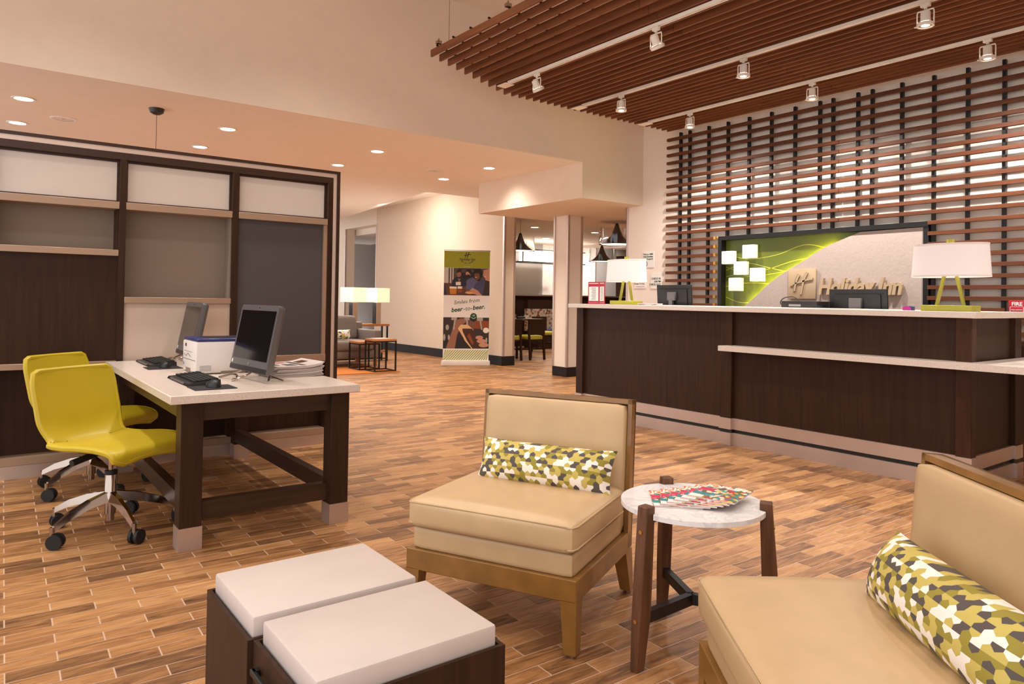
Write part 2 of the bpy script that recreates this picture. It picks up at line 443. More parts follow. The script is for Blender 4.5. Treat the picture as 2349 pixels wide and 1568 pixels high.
for row in range(-64, 200):
    b = B0+row*PITCHB
    off = A0+(LEN/2 if row % 2 else 0)
    for k in range(-12, 54):
        a = off+(k+0.5)*LEN
        c = RD*a+CDIR*b
        if c.x < -2.5 or c.x > 14 or c.y < -1.6 or c.y > 17 or (c.x > 7.4 and c.y < 7.1): continue
        pr = project(c) or (-9999, 9999, 60)
        vis = -30 < pr[0] < 2380 and pr[1] < 1590 and not any(inside(pr[:2], P) for P in HIDDEN)
        tiles.append((pr[2] if vis else pr[2]+50, c))
tiles.sort(key=lambda t: t[0])
tmesh = bpy.data.meshes.new('tile')
V = tile_faces(None, Matrix.Identity(4)); verts = [tuple(p) for L in V for p in L]
fcs = [(0, 1, 2, 3)] + [(i, (i+1) % 4, 4+(i+1) % 4, 4+i)[::-1] for i in range(4)] + [(4+i, 4+(i+1) % 4, 8+(i+1) % 4, 8+i)[::-1] for i in range(4)]
tmesh.from_pydata(verts, [], fcs); tmesh.materials.append(M['tile']); tmesh.update()
for d, c in tiles[:300]:
    o = bpy.data.objects.new('tile', tmesh); COL.objects.link(o); o.parent = floor
    o.location = c; o.rotation_euler = (0, 0, TH)
av, af = [], []
for d, c in tiles[300:]:
    m = Matrix.Translation(c) @ Matrix.Rotation(TH, 4, 'Z'); n0 = len(av)
    av += [tuple(m @ Vector(v)) for v in verts]; af += [tuple(i+n0 for i in f) for f in fcs]
fm = bpy.data.meshes.new('tile_field'); fm.from_pydata(av, [], af); fm.update()
tf = link_mesh('tile_field', fm, 'tile_i', floor); tf['kind'] = 'stuff'

# walls
wr = struct(B(XW, XW+0.16, -4, 7.19, 0, ZH, 'wall_right', 'linen'))
struct(B(XW-0.015, XW, -4, 6.9, 0, 0.13, 'baseboard_right', 'blackbase'))
t1 = MB(); t1.box(XW-0.006, XW+0.03, 7.19, 7.196, 0, ZB); t1.box(XW-0.006, XW, 7.16, 7.196, 0, ZB); struct(t1.build('trim_1', 'steel'))
struct(B(-4, XW+0.16, YS, YS+0.012, ZL, ZH, 'wall_upper', 'paint'))
struct(B(XB, 20, YS, 9.28, ZB, ZL, 'wall_bulkhead', 'paint'))
struct(B(-4, XW+0.16, -4, YS+0.16, ZH, ZH+0.12, 'ceiling_high', 'paint_light'))
struct(MB().prism([(-4, YS+0.012), (7.95, YS+0.012), (7.95, 10.57), (6.1, 10.57), (6.67, 15.2), (6.9, 20), (-4, 20)], ZL, 3.33).build('ceiling_low', 'ceil'))
struct(B(6.0, 8.0, 10.4, 20, 3.33, 3.45, 'ceiling_cove', 'ceil'))
struct(B(1.0, 7.6, -4.1, -4, 0, ZH, 'wall_light_block', 'paint'))  # unseen wall added to block ambient light from the upper wall's right end
# far wall with its opening
struct(B(XF, 7.92, 10.45, 15.62, 0, 3.33, 'wall_back', 'wallpaper'))
struct(B(XF, 7.92, 15.62, 17.4, 2.95, 3.33, 'wall_header', 'paint_light'))
struct(B(XF, 7.92, 17.4, 26, 0, 3.33, 'wall_far', 'paint_light'))
struct(B(9.6, 9.75, 16.2, 26, 0, 2.95, 'wall_alcove', 'greywall'))
bb = MB(); bb.box(XF-0.012, XF, 10.44, 15.62, 0, 0.17); bb.box(XF-0.012, 7.925, 10.438, 10.45, 0, 0.17); struct(bb.build('baseboard_back', 'blackbase'))
for n, (ya, yb, z1) in enumerate(((10.442, 10.48, ZL), (15.59, 15.628, 2.95), (17.392, 17.43, 2.95))):
    t = MB(); t.box(XF-0.006, XF+0.001, ya, yb, 0.17, z1)
    yc = ya if n != 1 else yb
    t.box(XF-0.006, XF+0.035, yc-0.004, yc+0.004, 0.17, z1)
    struct(t.build('trim_%d' % (n+2), 'steel'))
struct(MB().box(7.885, 7.925, 10.443, 10.45, 0.17, ZL).build('trim_5', 'steel'))
# free-standing column between the openings
cb = struct(B(7.44, 7.72, 8.45, 8.77, 0.0, ZB, 'wall_column', 'linen'))
B(7.428, 7.732, 8.438, 8.782, 0, 0.15, 'base', 'blackbase', cb)
for (x, y) in ((7.44, 8.45), (7.44, 8.77), (7.72, 8.45)):
    B(x-0.018, x+0.018, y-0.018, y+0.018, 0.15, ZB-0.001, 'corner_trim', 'steel', cb)
struct(B(7.50, 7.56, 8.79, 10.43, 0.0, 0.004, 'trim_6', 'threshold'))
# dining room beyond
struct(B(7.95, 20, 9.28, 20, 2.8, 2.95, 'ceiling_dining', 'ceil'))
struct(B(7.93, 20, 16.0, 16.15, 0, 2.8, 'wall_dining', 'whitewall'))
struct(B(7.92, 9.75, 16.15, 26, 2.95, 3.05, 'ceiling_alcove', 'ceil'))
struct(B(9.8, 13.07, 15.94, 16.0, 0, 2.8, 'wall_dining_grey', 'greywall'))
struct(B(15.2, 16.04, 15.94, 16.0, 0, 2.8, 'wall_dining_grey_narrow', 'greywall'))
struct(B(16.04, 17.4, 15.7, 16.0, 0, 2.6, 'wall_dining_dark', 'espresso'))
struct(B(19.9, 20, 7, 16, 0, 2.8, 'wall_dining_side', 'whitewall'))
struct(B(XW+0.16, 20, 6.9, 7.0, 0, ZB, 'wall_dining_near', 'whitewall'))

# ================================================================ ceiling fittings
NAMES = {0: 'near row', 1: 'far row'}
ORD = ['first from the left', 'second from the left', 'third from the left', 'fourth from the left']
sc = 1.1618
for r, y in enumerate((6.925*sc, 7.95*sc)):
    for k, x in enumerate((0.287*sc, 1.862*sc, 3.39*sc, 4.84*sc)):
        t = thing('downlight', 'lit round recessed downlight in the %s of the low ceiling, %s' % (NAMES[r], ORD[k]), 'downlight', (x, y, ZL), group='downlights in the low ceiling')
        MB().lathe([(0.072, -0.001), (0.078, -0.007), (0.094, -0.007), (0.099, -0.001), (0.099, 0.0), (0.072, 0.0)], n=28).build('trim_ring', 'whitemetal', t, True)
        MB().lathe([(0.0, -0.003), (0.072, -0.002)], n=28).build('lens', 'lens', t)
        light('SPOT', (x, y, ZL-0.03), 95, (1.0, 0.90, 0.78), size=0.07, angle=125, blend=1.0)
for x, y, lab in ((0.608, 7.493, 'round white ceiling speaker among the left-hand downlights'), (4.444, 7.504, 'round white ceiling speaker near the right end of the low ceiling')):
    t = thing('ceiling_speaker', lab, 'speaker', (x*sc, y*sc, ZL), group='ceiling speakers')
    MB().lathe([(0.095, -0.006), (0.118, -0.006), (0.122, 0.0), (0.095, 0.0)], n=28).build('bezel', 'whitemetal', t, True)
    MB().lathe([(0.0, -0.0045), (0.095, -0.004)], n=28).build('grille', 'sheet', t)
    B(-0.015, 0.015, -0.004, 0.004, -0.006, -0.004, 'badge', 'greyink', t)
t = thing('pendant_canopy', 'black dome pendant canopy with thin cable hanging behind the partition', 'pendant lamp', (1.192*sc, 6.527*sc+0.05, ZL))
MB().lathe([(0.0, -0.062), (0.03, -0.058), (0.06, -0.04), (0.072, 0.0)], n=24).build('canopy', 'shade_black', t, True)
MB().cyl((0, 0, -1.25), (0, 0, -0.06), 0.0025, n=6).build('cable', 'greyink', t)
MB().lathe([(0.03, -1.25), (0.06, -1.30), (0.16, -1.5), (0.155, -1.5), (0.0, -1.27)], n=24).build('lamp_shade', 'shade_black', t, True)

# slatted timber canopy over the reception
can = thing('slat_canopy', 'suspended canopy of reddish brown timber slats over the reception desk', 'ceiling feature', (0, 0, 0))
sl_a = None
for i in range(36):
    x = 7.235-0.1022*(35-i); z = 3.43+(0.0236*(9-i) if i < 9 else 0)
    for y0, y1 in ((3.914, 6.285), (-1.6, 3.910)):
        key = (y0, y1)
        if i == 0:
            o = MB().box(-0.011, 0.011, y0, y1, 0, 0.07, 0.0015, 1).build('slat', 'slat', can)
            if sl_a is None: sl_a = {}
            sl_a[key] = o
        else:
            o = sl_a[key].copy(); COL.objects.link(o); o.parent = can
        o.location = (x, 0, z)
for k in range(24):
    y = 6.16-0.30*k
    mb = MB(); mb.tube([(3.642, y, 3.726), (4.0, y, 3.645), (4.6, y, 3.513), (4.9, y, 3.512), (7.3, y, 3.512)], 0.011, 8)
    mb.build('crossbar', 'blackmetal', can)
for (x, y) in ((3.70, 6.02), (3.70, 4.62), (3.70, 3.2), (5.4, 6.05), (7.0, 6.05)):
    z0 = 3.73 if x < 4 else 3.52
    MB().cyl((x, y, z0), (x, y, ZH), 0.003, n=6).build('hanger_wire', 'chrome', can)
for y in (6.14, 4.98, 3.7):
    mb = MB(); mb.box(3.63, 3.68, y-0.02, y+0.02, 3.735, 3.765); mb.cyl((3.655, y, 3.76), (3.655, y, 3.79), 0.008, n=8)
    mb.build('hanger_clip', 'chrome', can)

# track lighting
rails = [(4.33, 'front'), (5.49, 'middle'), (6.62, 'rear')]
head0 = None
for x, nm in rails:
    yend = {4.33: 5.87, 5.49: 6.02, 6.62: 6.05}[x]
    t = thing('track_rail', 'long white lighting track under the timber slats, the %s one of three' % {'front': 'frontmost', 'middle': 'middle', 'rear': 'rearmost'}[nm], 'light track', (x, 0, 3.40), group='lighting tracks')
    mb = MB(); mb.box(-0.018, -0.006, -1.6, yend, 0, 0.028); mb.box(0.006, 0.018, -1.6, yend, 0, 0.028); mb.box(-0.006, 0.006, -1.6, yend, 0.008, 0.028)
    mb.build('rail', 'whitemetal', t)
    B(-0.006, 0.006, yend-1.5, yend-1.42, 0.0, 0.008, 'joiner', 'whitemetal', t)
    B(-0.055, 0.055, yend-0.02, yend+0.13, -0.004, 0.004, 'end_plate', 'whitemetal', t)
def track_head(label, loc, tilt):
    t = thing('track_spotlight', label, 'spotlight', loc, group='track spotlights')
    t.rotation_euler = (0, 0, 0)
    mb = MB(); mb.box(-0.016, 0.016, -0.032, 0.032, -0.03, 0.0, 0.003, 1); mb.cyl((0, 0, -0.045), (0, 0, -0.03), 0.012, n=12); mb.build('adapter', 'whitemetal', t)
    mb = MB()
    mb.tube([(0, -0.05, -0.055), (0, 0.05, -0.055)], 0.006, 8)
    R = Matrix.Translation((0, 0, -0.12)) @ Matrix.Rotation(tilt, 4, 'Y') @ Matrix.Translation((0, 0, 0.12))
    mb.tube([(0, -0.052, -0.052), (0, -0.058, -0.07), (0, -0.058, -0.16)], 0.005, 8); mb.tube([(0, 0.052, -0.052), (0, 0.058, -0.07), (0, 0.058, -0.16)], 0.005, 8)
    mb.build('yoke', 'whitemetal', t, True)
    mb = MB(); mb.lathe([(0.0, -0.065), (0.031, -0.065), (0.033, -0.075), (0.033, -0.125), (0.038, -0.14), (0.0, -0.14)], n=20); mb.xform(R); mb.build('housing', 'whitemetal', t, True)
    mb = MB(); mb.lathe([(0.046, -0.145), (0.058, -0.150), (0.058, -0.172), (0.046, -0.172), (0.046, -0.145)], n=24)
    for a in (0, 2.1, 4.2): mb.cyl((0.036*math.cos(a), 0.036*math.sin(a), -0.135), (0.05*math.cos(a), 0.05*math.sin(a), -0.152), 0.003, n=6)
    mb.cyl((0, 0.056, -0.16), (0, 0.076, -0.16), 0.006, n=8); mb.xform(R); mb.build('bezel_ring', 'whitemetal', t, True)
    mb = MB(); mb.lathe([(0.0, -0.168), (0.028, -0.166)], n=20); mb.xform(R); mb.build('lens', 'lens', t)
    mb = MB(); mb.lathe([(0.028, -0.166), (0.046, -0.148)], n=20); mb.xform(R); mb.build('reflector', 'chrome', t, True)
    return t
POS = ['nearest the left end', 'second from the left end', 'third from the left end']
for x, nm in rails:
    for k, y in enumerate((5.41, 3.89, 2.35)):
        if nm == 'front' and k == 2: 
            light('SPOT', (x, y, 3.22), 50, WARM, (x-0.8, y-0.6, 0), 0.05, 100, 1.0)
            continue
        tilt = -0.55 if nm == 'front' else 0.0
        track_head('white track spotlight on the %s lighting track, %s' % ({'front': 'frontmost', 'middle': 'middle', 'rear': 'rearmost'}[nm], POS[k]), (x, y, 3.40), tilt)
        tgt = {'front': (x+0.7, y, 0), 'middle': (x-0.15, y, 0), 'rear': (x+0.22, y, 0)}[nm]
        light('SPOT', (x+(0.1 if nm == 'front' else 0), y, 3.20), {'front': 70, 'middle': 80, 'rear': 175}[nm], NEUT, tgt, 0.05, 150 if nm == 'rear' else 110, 1.0)
    for y in (0.8, -0.7):
        light('SPOT', (x, y, 3.22), 80, WARM, (x+(0.5 if nm == 'rear' else -0.3), y, 0), 0.05, 105, 1.0)
# wall-washing strip hidden in the raised cove in front of the far wall
light('AREA', (6.75, 12.6, 3.28), 90, NEUT, (7.66, 12.6, 1.6), sx=0.2, sy=4.0)
light('SPOT', (5.85, 8.3, ZL-0.05), 26, NEUT, (6.5, 8.3, 1.4), 0.12, 120, 1.0)
# dining room and lounge general light
for x, y in ((8.3, 9.6), (9.6, 8.2), (9.86, 12.32), (11.8, 14.27), (11.74, 12.28), (14.2, 12.0), (10.5, 10.4), (15.5, 14.5)):
    light('SPOT', (x, y, 2.5), 70, WARM, None, 0.08, 130, 1.0)
for x, tx in ((12.4, 12.2), (13.9, 13.9), (15.2, 15.2)):
    light('SPOT', (x, 14.6, 2.75), 110, NEUT, (tx, 16.0, 1.5), 0.06, 120, 1.0)
for x, y in ((3.0, 11.2), (5.2, 11.2), (4.4, 13.5)):
    light('SPOT', (x, y, 2.95), 80, WARM, None, 0.08, 120, 1.0)
light('SPOT', (8.6, 16.4, 2.9), 60, NEUT, (9.6, 16.6, 1.2), 0.06, 100, 1.0)
dl = [(9.86, 12.32, 'behind the left pendant'), (11.8, 14.27, 'deepest in the dining room'), (11.64, 12.28, 'left of the pair by the right pendants'), (11.95, 12.28, 'right of the pair by the right pendants')]
for x, y, w in dl:
    t = thing('downlight', 'small lit downlight in the dining room ceiling, %s' % w, 'downlight', (x, y, 2.8), group='dining room downlights')
    MB().lathe([(0.08, -0.002), (0.1, -0.008), (0.11, 0.0)], n=20).build('trim_ring', 'whitemetal', t, True)
    MB().lathe([(0.0, -0.003), (0.08, -0.002)], n=20).build('lens', 'lens', t)

# ================================================================ RECEPTION WALL
scr = thing('slat_screen', 'wall screen of horizontal brown slats on black uprights behind the reception', 'wall screen')
ROW, ZT = 0.1036, 3.345
smesh = {}
def hslat(y0, y1, z):
    key = round(y1-y0, 4)
    if key not in smesh:
        o = MB().box(7.325, 7.365, 0, y1-y0, -0.0185, 0.0185, 0.0012, 1).build('slat', 'slat_dark', scr); smesh[key] = o
    else:
        o = smesh[key].copy(); COL.objects.link(o); o.parent = scr
    o.location = (0, y0, z); return o
endm = None
for k in range(31):
    z = ZT-ROW*k
    if z > 2.02:
        hslat(3.998, 6.37, z); hslat(0.9, 3.994, z)
    else:
        if z > 1.12:
            hslat(5.60, 6.37, z)
            if endm is None:
                endm = MB().box(7.324, 7.366, 5.575, 5.60, -0.019, 0.019).build('end_cap', 'slat_end', scr); e = endm
            else:
                e = endm.copy(); COL.objects.link(e); e.parent = scr
            e.location = (0, 0, z)
        if 1.1 < z < 1.25: hslat(2.455, 3.105, z); hslat(0.9, 2.26, z)
        else: hslat(0.9, 3.105, z)
smesh = {}
for y in (6.18, 6.03, 5.73, 5.44, 5.14, 4.84, 4.54, 4.243, 4.093, 3.82, 3.67, 3.374, 3.075, 2.78, 2.483, 2.19, 1.89):
    zb = 2.02 if 3.1 < y < 5.5 else 0.15
    B(7.365, 7.405, y-0.014, y+0.014, zb, 3.425, 'upright', 'blackmetal', scr)
rebase(scr, (7.4, 6.37, 0.15))

# recessed illuminated sign
sg = thing('illuminated_sign', 'recessed lobby sign with green graphic, glowing cubes and raised tan lettering', 'sign')
for a in ((7.33, 7.44, 5.485, 5.535, 1.0, 2.015), (7.33, 7.44, 3.10, 5.485, 1.965, 2.015), (7.34, 7.44, 3.10, 3.15, 1.0, 1.965)):
    B(*a, 'frame', 'blackmetal', sg)
M['signgreen'] = plain('sign_green', (88, 97, 22), 0.35, 0, 0.10, 1.6)
M['signline'] = plain('sign_line', (166, 166, 62), 0.4)
M['signtex'] = weave('sign_stone_texture', (172, 154, 143), 0.8, 38, 0.9, 0.03)
M['led'] = emit('led_strip', (236, 222, 84), 150)
M['cubeglow'] = emit('glowing_cube', (252, 250, 226), 0.42, (190, 190, 176))
M['signtan'] = plain('sign_tan', (176, 150, 118), 0.45)
M['signtan_side'] = plain('sign_tan_dark', (112, 94, 76), 0.5)
B(7.425, 7.44, 3.15, 5.485, 1.0, 1.965, 'green_panel', 'signgreen', sg)
# printed wave lines
def wave(pts, w):
    P = smoothpath([(y, z, 0) for y, z in pts], 6); mb = MB()
    for p, q in zip(P, P[1:]):
        d = (q-p); n = Vector((-d.y, d.x, 0)).normalized()*w/2
        mb.poly([(7.4245, p.x-n.x, p.y-n.y), (7.4245, q.x-n.x, q.y-n.y), (7.4245, q.x+n.x, q.y+n.y), (7.4245, p.x+n.x, p.y+n.y)])
    mb.build('printed_line', 'signline', sg)
wave([(5.48, 1.82), (5.2, 1.73), (4.8, 1.76), (4.45, 1.86), (4.2, 1.82), (3.95, 1.75)], 0.008)
wave([(5.48, 1.60), (5.2, 1.68), (4.9, 1.62), (4.5, 1.53), (4.3, 1.50)], 0.009)
wave([(5.48, 1.52), (5.2, 1.57), (4.9, 1.60), (4.55, 1.69), (4.2, 1.72), (3.95, 1.71)], 0.008)
wave([(5.48, 1.64), (5.3, 1.58), (5.15, 1.52), (4.8, 1.55), (4.5, 1.60), (4.2, 1.63)], 0.007)
wave([(5.48, 1.40), (5.2, 1.44), (4.9, 1.43), (4.75, 1.41)], 0.008)
wave([(5.48, 1.27), (5.3, 1.21), (5.1, 1.20)], 0.008)
edge = [(5.19, 1.155), (5.105, 1.205), (4.82, 1.44), (4.595, 1.58), (4.385, 1.69), (4.15, 1.82), (3.775, 1.955)]
E2 = [Vector((y, z, 0)) for y, z in edge]; E2 = smoothpath(E2, 5)
mb = MB()
poly = [(p.x, p.y) for p in E2]+[(3.155, 1.962), (3.155, 1.0), (5.28, 1.0)]
a = [mb.bm.verts.new((7.355, y, z)) for y, z in poly]; b = [mb.bm.verts.new((7.372, y, z)) for y, z in poly]
mb.bm.faces.new(a); mb.bm.faces.new(b[::-1])
for i in range(len(poly)): mb.bm.faces.new((a[i], a[(i+1) % len(poly)], b[(i+1) % len(poly)], b[i]))
mb.build('textured_panel', 'signtex', sg)
mb = MB()
inn = [Vector((p.x-0.028, p.y-0.03, 0)) for p in E2[2:-4]]
mb.tube([(7.395, p.x, p.y) for p in inn], 0.006, 6); mb.build('led_strip', 'led', sg)
for y, z in ((5.395, 1.75), (5.10, 1.812), (5.22, 1.617), (4.995, 1.535), (5.29, 1.423)):
    mb = MB(); mb.box(7.325, 7.40, y-0.083, y+0.083, z-0.079, z+0.079, 0.006, 2); mb.build('light_cube', 'cubeglow', sg, True)
    B(7.40, 7.425, y-0.05, y+0.05, z-0.05, z+0.05, 'cube_mount', 'whitemetal', sg)
# plaque with the slanting H emblem
B(7.325, 7.345, 4.245, 4.575, 1.255, 1.588, 'plaque', 'signtan', sg, bev=0.004)
def stroke(pts, w0, w1, x0, x1, name, mat, parent):
    P = smoothpath([Vector((y, z, 0)) for y, z in pts], 6); n = len(P); L, R = [], []
    for i, p in enumerate(P):
        d = (P[min(i+1, n-1)]-P[max(i-1, 0)]).normalized(); nn = Vector((-d.y, d.x, 0)); w = (w0+(w1-w0)*i/(n-1))/2
        L.append(p+nn*w); R.append(p-nn*w)
    pl = L+R[::-1]; mb = MB()
    A = [mb.bm.verts.new((x0, p.x, p.y)) for p in pl]; Bv = [mb.bm.verts.new((x1, p.x, p.y)) for p in pl]; m = len(pl)
    for i in range(n-1):
        mb.bm.faces.new((A[i], A[i+1], A[m-2-i], A[m-1-i])); mb.bm.faces.new((Bv[i], Bv[i+1], Bv[m-2-i], Bv[m-1-i]))
    for i in range(m): mb.bm.faces.new((A[i], A[(i+1) % m], Bv[(i+1) % m], Bv[i]))
    mb.build(name, mat, parent)
def emblem(x0, x1, cy, cz, s, mat, parent, name='emblem'):
    """slanting H: two stems and a rising bar (viewed facing +x, left is +y)"""
    st = lambda pts: [(cy-a*s, cz+b*s) for a, b in pts]
    stroke(st([(-0.30, -0.30), (-0.27, -0.10), (-0.20, 0.16), (-0.10, 0.36)]), 0.05*s, 0.10*s, x0, x1, name, mat, parent)
    stroke(st([(-0.02, -0.42), (0.03, -0.15), (0.10, 0.16), (0.22, 0.42)]), 0.06*s, 0.10*s, x0, x1, name, mat, parent)
    stroke(st([(-0.44, -0.10), (-0.30, 0.0), (-0.02, 0.06), (0.22, 0.14), (0.46, 0.18)]), 0.03*s, 0.08*s, x0, x1, name, mat, parent)
emblem(7.315, 7.325, 4.41, 1.42, 0.30, 'signtan_side', sg)
emblem(7.312, 7.316, 4.405, 1.424, 0.285, 'signtan', sg, 'emblem_face')
# raised letters, one part each
me = text_mesh('Holiday Inn', 0.235, 0.018, 0.22, 'LEFT', 0.0085, 0.98)
bm = bmesh.new(); bm.from_mesh(me); bm.verts.ensure_lookup_table()
seen = set(); isl = []
for v in bm.verts:
    if v.index in seen: continue
    st_, comp = [v], []
    seen.add(v.index)
    while st_:
        w = st_.pop(); comp.append(w)
        for e in w.link_edges:
            o = e.other_vert(w)
            if o.index not in seen: seen.add(o.index); st_.append(o)
    xs = [w.co.x-0.22*w.co.y for w in comp]; isl.append([min(xs), max(xs), comp])
isl.sort(key=lambda t: t[0]); letters = []
for i in isl:
    if letters and i[0] < letters[-1][1]-0.01: letters[-1][1] = max(letters[-1][1], i[1]); letters[-1][2] += i[2]
    else: letters.append([i[0], i[1], list(i[2])])
T = max(v.co.x for v in bm.verts)
fm = frame_mat((7.325, 4.215, 1.31), *WALLX)
SX = 0.885/T
for x0, x1, comp in letters:
    s_ = set(comp); nb = bmesh.new(); mp = {v: nb.verts.new(fm @ Vector((v.co.x*SX, v.co.y, v.co.z))) for v in comp}
    for f in bm.faces:
        if f.verts[0] in s_:
            try: nb.faces.new([mp[v] for v in f.verts])
            except ValueError: pass
    bmesh.ops.recalc_face_normals(nb, faces=nb.faces)
    m2 = bpy.data.meshes.new('letter'); nb.to_mesh(m2); nb.free(); link_mesh('letter', m2, 'signtan', sg)
bm.free()
rebase(sg, (7.4, 4.3, 1.0))

# small notices on the wall
n1 = thing('wall_notice', 'white notice on the wall about non smoking, with a green no-smoking symbol', 'notice', (7.434, 6.765, 1.78), group='wall notices')
B(-0.006, 0.006, -0.101, 0.101, -0.11, 0.11, 'board', 'white', n1)
text('lettering', 'This is a 100%\nNon-Smoking\nProperty', 0.031, (-0.007, -0.085, 0.062), WALLX, 'ink', n1, align='RIGHT', bold=0.0006, line=1.05)
mb = MB(); mb.tube([(-0.0075, 0.05+0.036*math.cos(a*PI/12), -0.062+0.036*math.sin(a*PI/12)) for a in range(24)], 0.003, 6, True)
mb.tube([(-0.0075, 0.05+0.026, -0.062+0.026), (-0.0075, 0.05-0.026, -0.062-0.026)], 0.003, 6); mb.box(-0.0085, -0.0065, 0.03, 0.068, -0.068, -0.061)
mb.build('symbol', 'ink', n1)
n2 = thing('wall_notice', 'white duty manager notice on the wall, half hidden by the left table lamp', 'notice', (7.434, 6.913, 1.484), group='wall notices')
B(-0.006, 0.006, -0.103, 0.103, -0.101, 0.101, 'board', 'white', n2)
text('lettering', 'Manager On Duty', 0.026, (-0.007, -0.085, -0.045), WALLX, 'greyink', n2, align='RIGHT')
mb = MB(); mb.tube([(-0.0075, 0.07-0.0128*i, -0.078+0.006*math.sin(i*2.1)) for i in range(13)], 0.0016, 5); mb.build('signature', 'greyink', n2)
n3 = thing('wall_notice', 'white check-in times notice on the wall above the left monitor', 'notice', (7.434, 6.618, 1.482), group='wall notices')
B(-0.006, 0.006, -0.099, 0.099, -0.103, 0.103, 'board', 'white', n3)
text('lettering', 'CHECK IN\n3:00 PM\nCHECK OUT', 0.036, (-0.007, -0.082, 0.02), WALLX, 'ink', n3, align='RIGHT', bold=0.0006, line=1.1)
fa = thing('fire_alarm', 'red fire alarm pull station on the slatted wall at the right edge', 'fire alarm', (7.36, 2.36, 1.2))
B(-0.04, 0.08, -0.065, 0.065, -0.10, 0.06, 'box', 'red', fa, bev=0.004)
text('lettering', 'FIRE', 0.045, (-0.041, 0.0, 0.012), WALLX, 'white', fa, align='CENTER', bold=0.001)
mb = MB(); mb.box(-0.048, -0.04, -0.048, 0.048, -0.075, 0.0); mb.build('pull_bar', 'crimson', fa)
mb = MB(); mb.box(-0.0475, -0.0400, -0.050, 0.050, -0.003, 0.002); mb.box(-0.0475, -0.04, -0.052, -0.048, -0.075, 0.0); mb.box(-0.0475, -0.04, 0.048, 0.052, -0.075, 0.0); mb.build('bar_outline', 'white', fa)
text('pull_lettering', 'PULL DOWN', 0.014, (-0.0495, 0.0, -0.03), WALLX, 'white', fa, align='CENTER')

# ================================================================ RECEPTION COUNTER
rc = thing('reception_counter', 'long dark wood reception counter with pale quartz top, ledge and metal plinth', 'counter')
Y0, Y1 = 1.90, 5.67
B(5.19, 5.93, Y0+0.04, Y1-0.04, 0.02, 1.12, 'carcass', 'espresso', rc)
B(5.165, 5.19, 3.83, 5.57, 0.225, 1.122, 'front_panel', 'espresso', rc)
B(5.165, 5.19, 1.995, 3.72, 0.225, 1.122, 'front_panel', 'espresso', rc)
for y0, y1 in ((5.57, 5.67), (3.72, 3.83), (1.90, 1.995)):
    B(5.125, 5.20, y0, y1, 0.225, 1.122, 'post', 'espresso_red' if y0 < 1.95 else 'espresso', rc, bev=0.003, seg=1)
B(5.87, 5.985, Y0, Y0+0.1, 0.225, 1.122, 'post', 'espresso', rc, bev=0.003, seg=1)
B(5.22, 5.87, Y0+0.03, Y0+0.05, 0.225, 1.122, 'end_panel', 'espresso', rc)
B(5.22, 5.93, Y1-0.05, Y1-0.03, 0.225, 1.122, 'end_panel', 'espresso', rc)
def plinth(z0, z1, d, name, mat):
    mb = MB()
    mb.box(5.15-d, 5.20, 3.83, 5.57, z0, z1); mb.box(5.15-d, 5.20, 1.995, 3.72, z0, z1)
    for y0, y1 in ((5.57, 5.675), (3.715, 3.835), (1.893, 1.995)): mb.box(5.118-d, 5.20, y0, y1, z0, z1)
    mb.box(5.20, 5.87, Y0+0.015-d, Y0+0.1, z0, z1); mb.box(5.87, 5.99, Y0-0.006-d, Y0+0.1, z0, z1); mb.box(5.2, 5.93, Y1-0.06, Y1+0.0, z0, z1)
    mb.build(name, mat, rc)
plinth(0.132, 0.225, 0.004, 'upper_plinth', 'steel'); plinth(0.103, 0.132, -0.012, 'shadow_gap', 'black'); plinth(0.0, 0.103, 0.008, 'lower_plinth', 'steel')
B(5.09, 6.2, 1.865, 5.77, 1.123, 1.165, 'countertop', 'quartz', rc, bev=0.003, seg=1)
mb = MB(); mb.prism([(5.0, 0.95), (6.4, 0.95), (6.4, 1.899), (5.164, 1.899), (5.164, 3.765), (5.0, 3.765)], 0.797, 0.84); mb.build('lower_ledge', 'quartz', rc)
for y in (2.15, 2.5, 2.9, 3.3, 3.6): MB().cyl((5.12, y, 0.792), (5.12, y, 0.797), 0.006, n=8).build('fixing', 'brass', rc)
B(5.945, 6.62, 2.0, 5.6, 0.90, 0.94, 'staff_worktop', 'espresso', rc); B(6.02, 6.58, 2.05, 5.55, 0.0, 0.90, 'staff_cabinet', 'espresso', rc)
rebase(rc, (5.55, 3.8, 0))

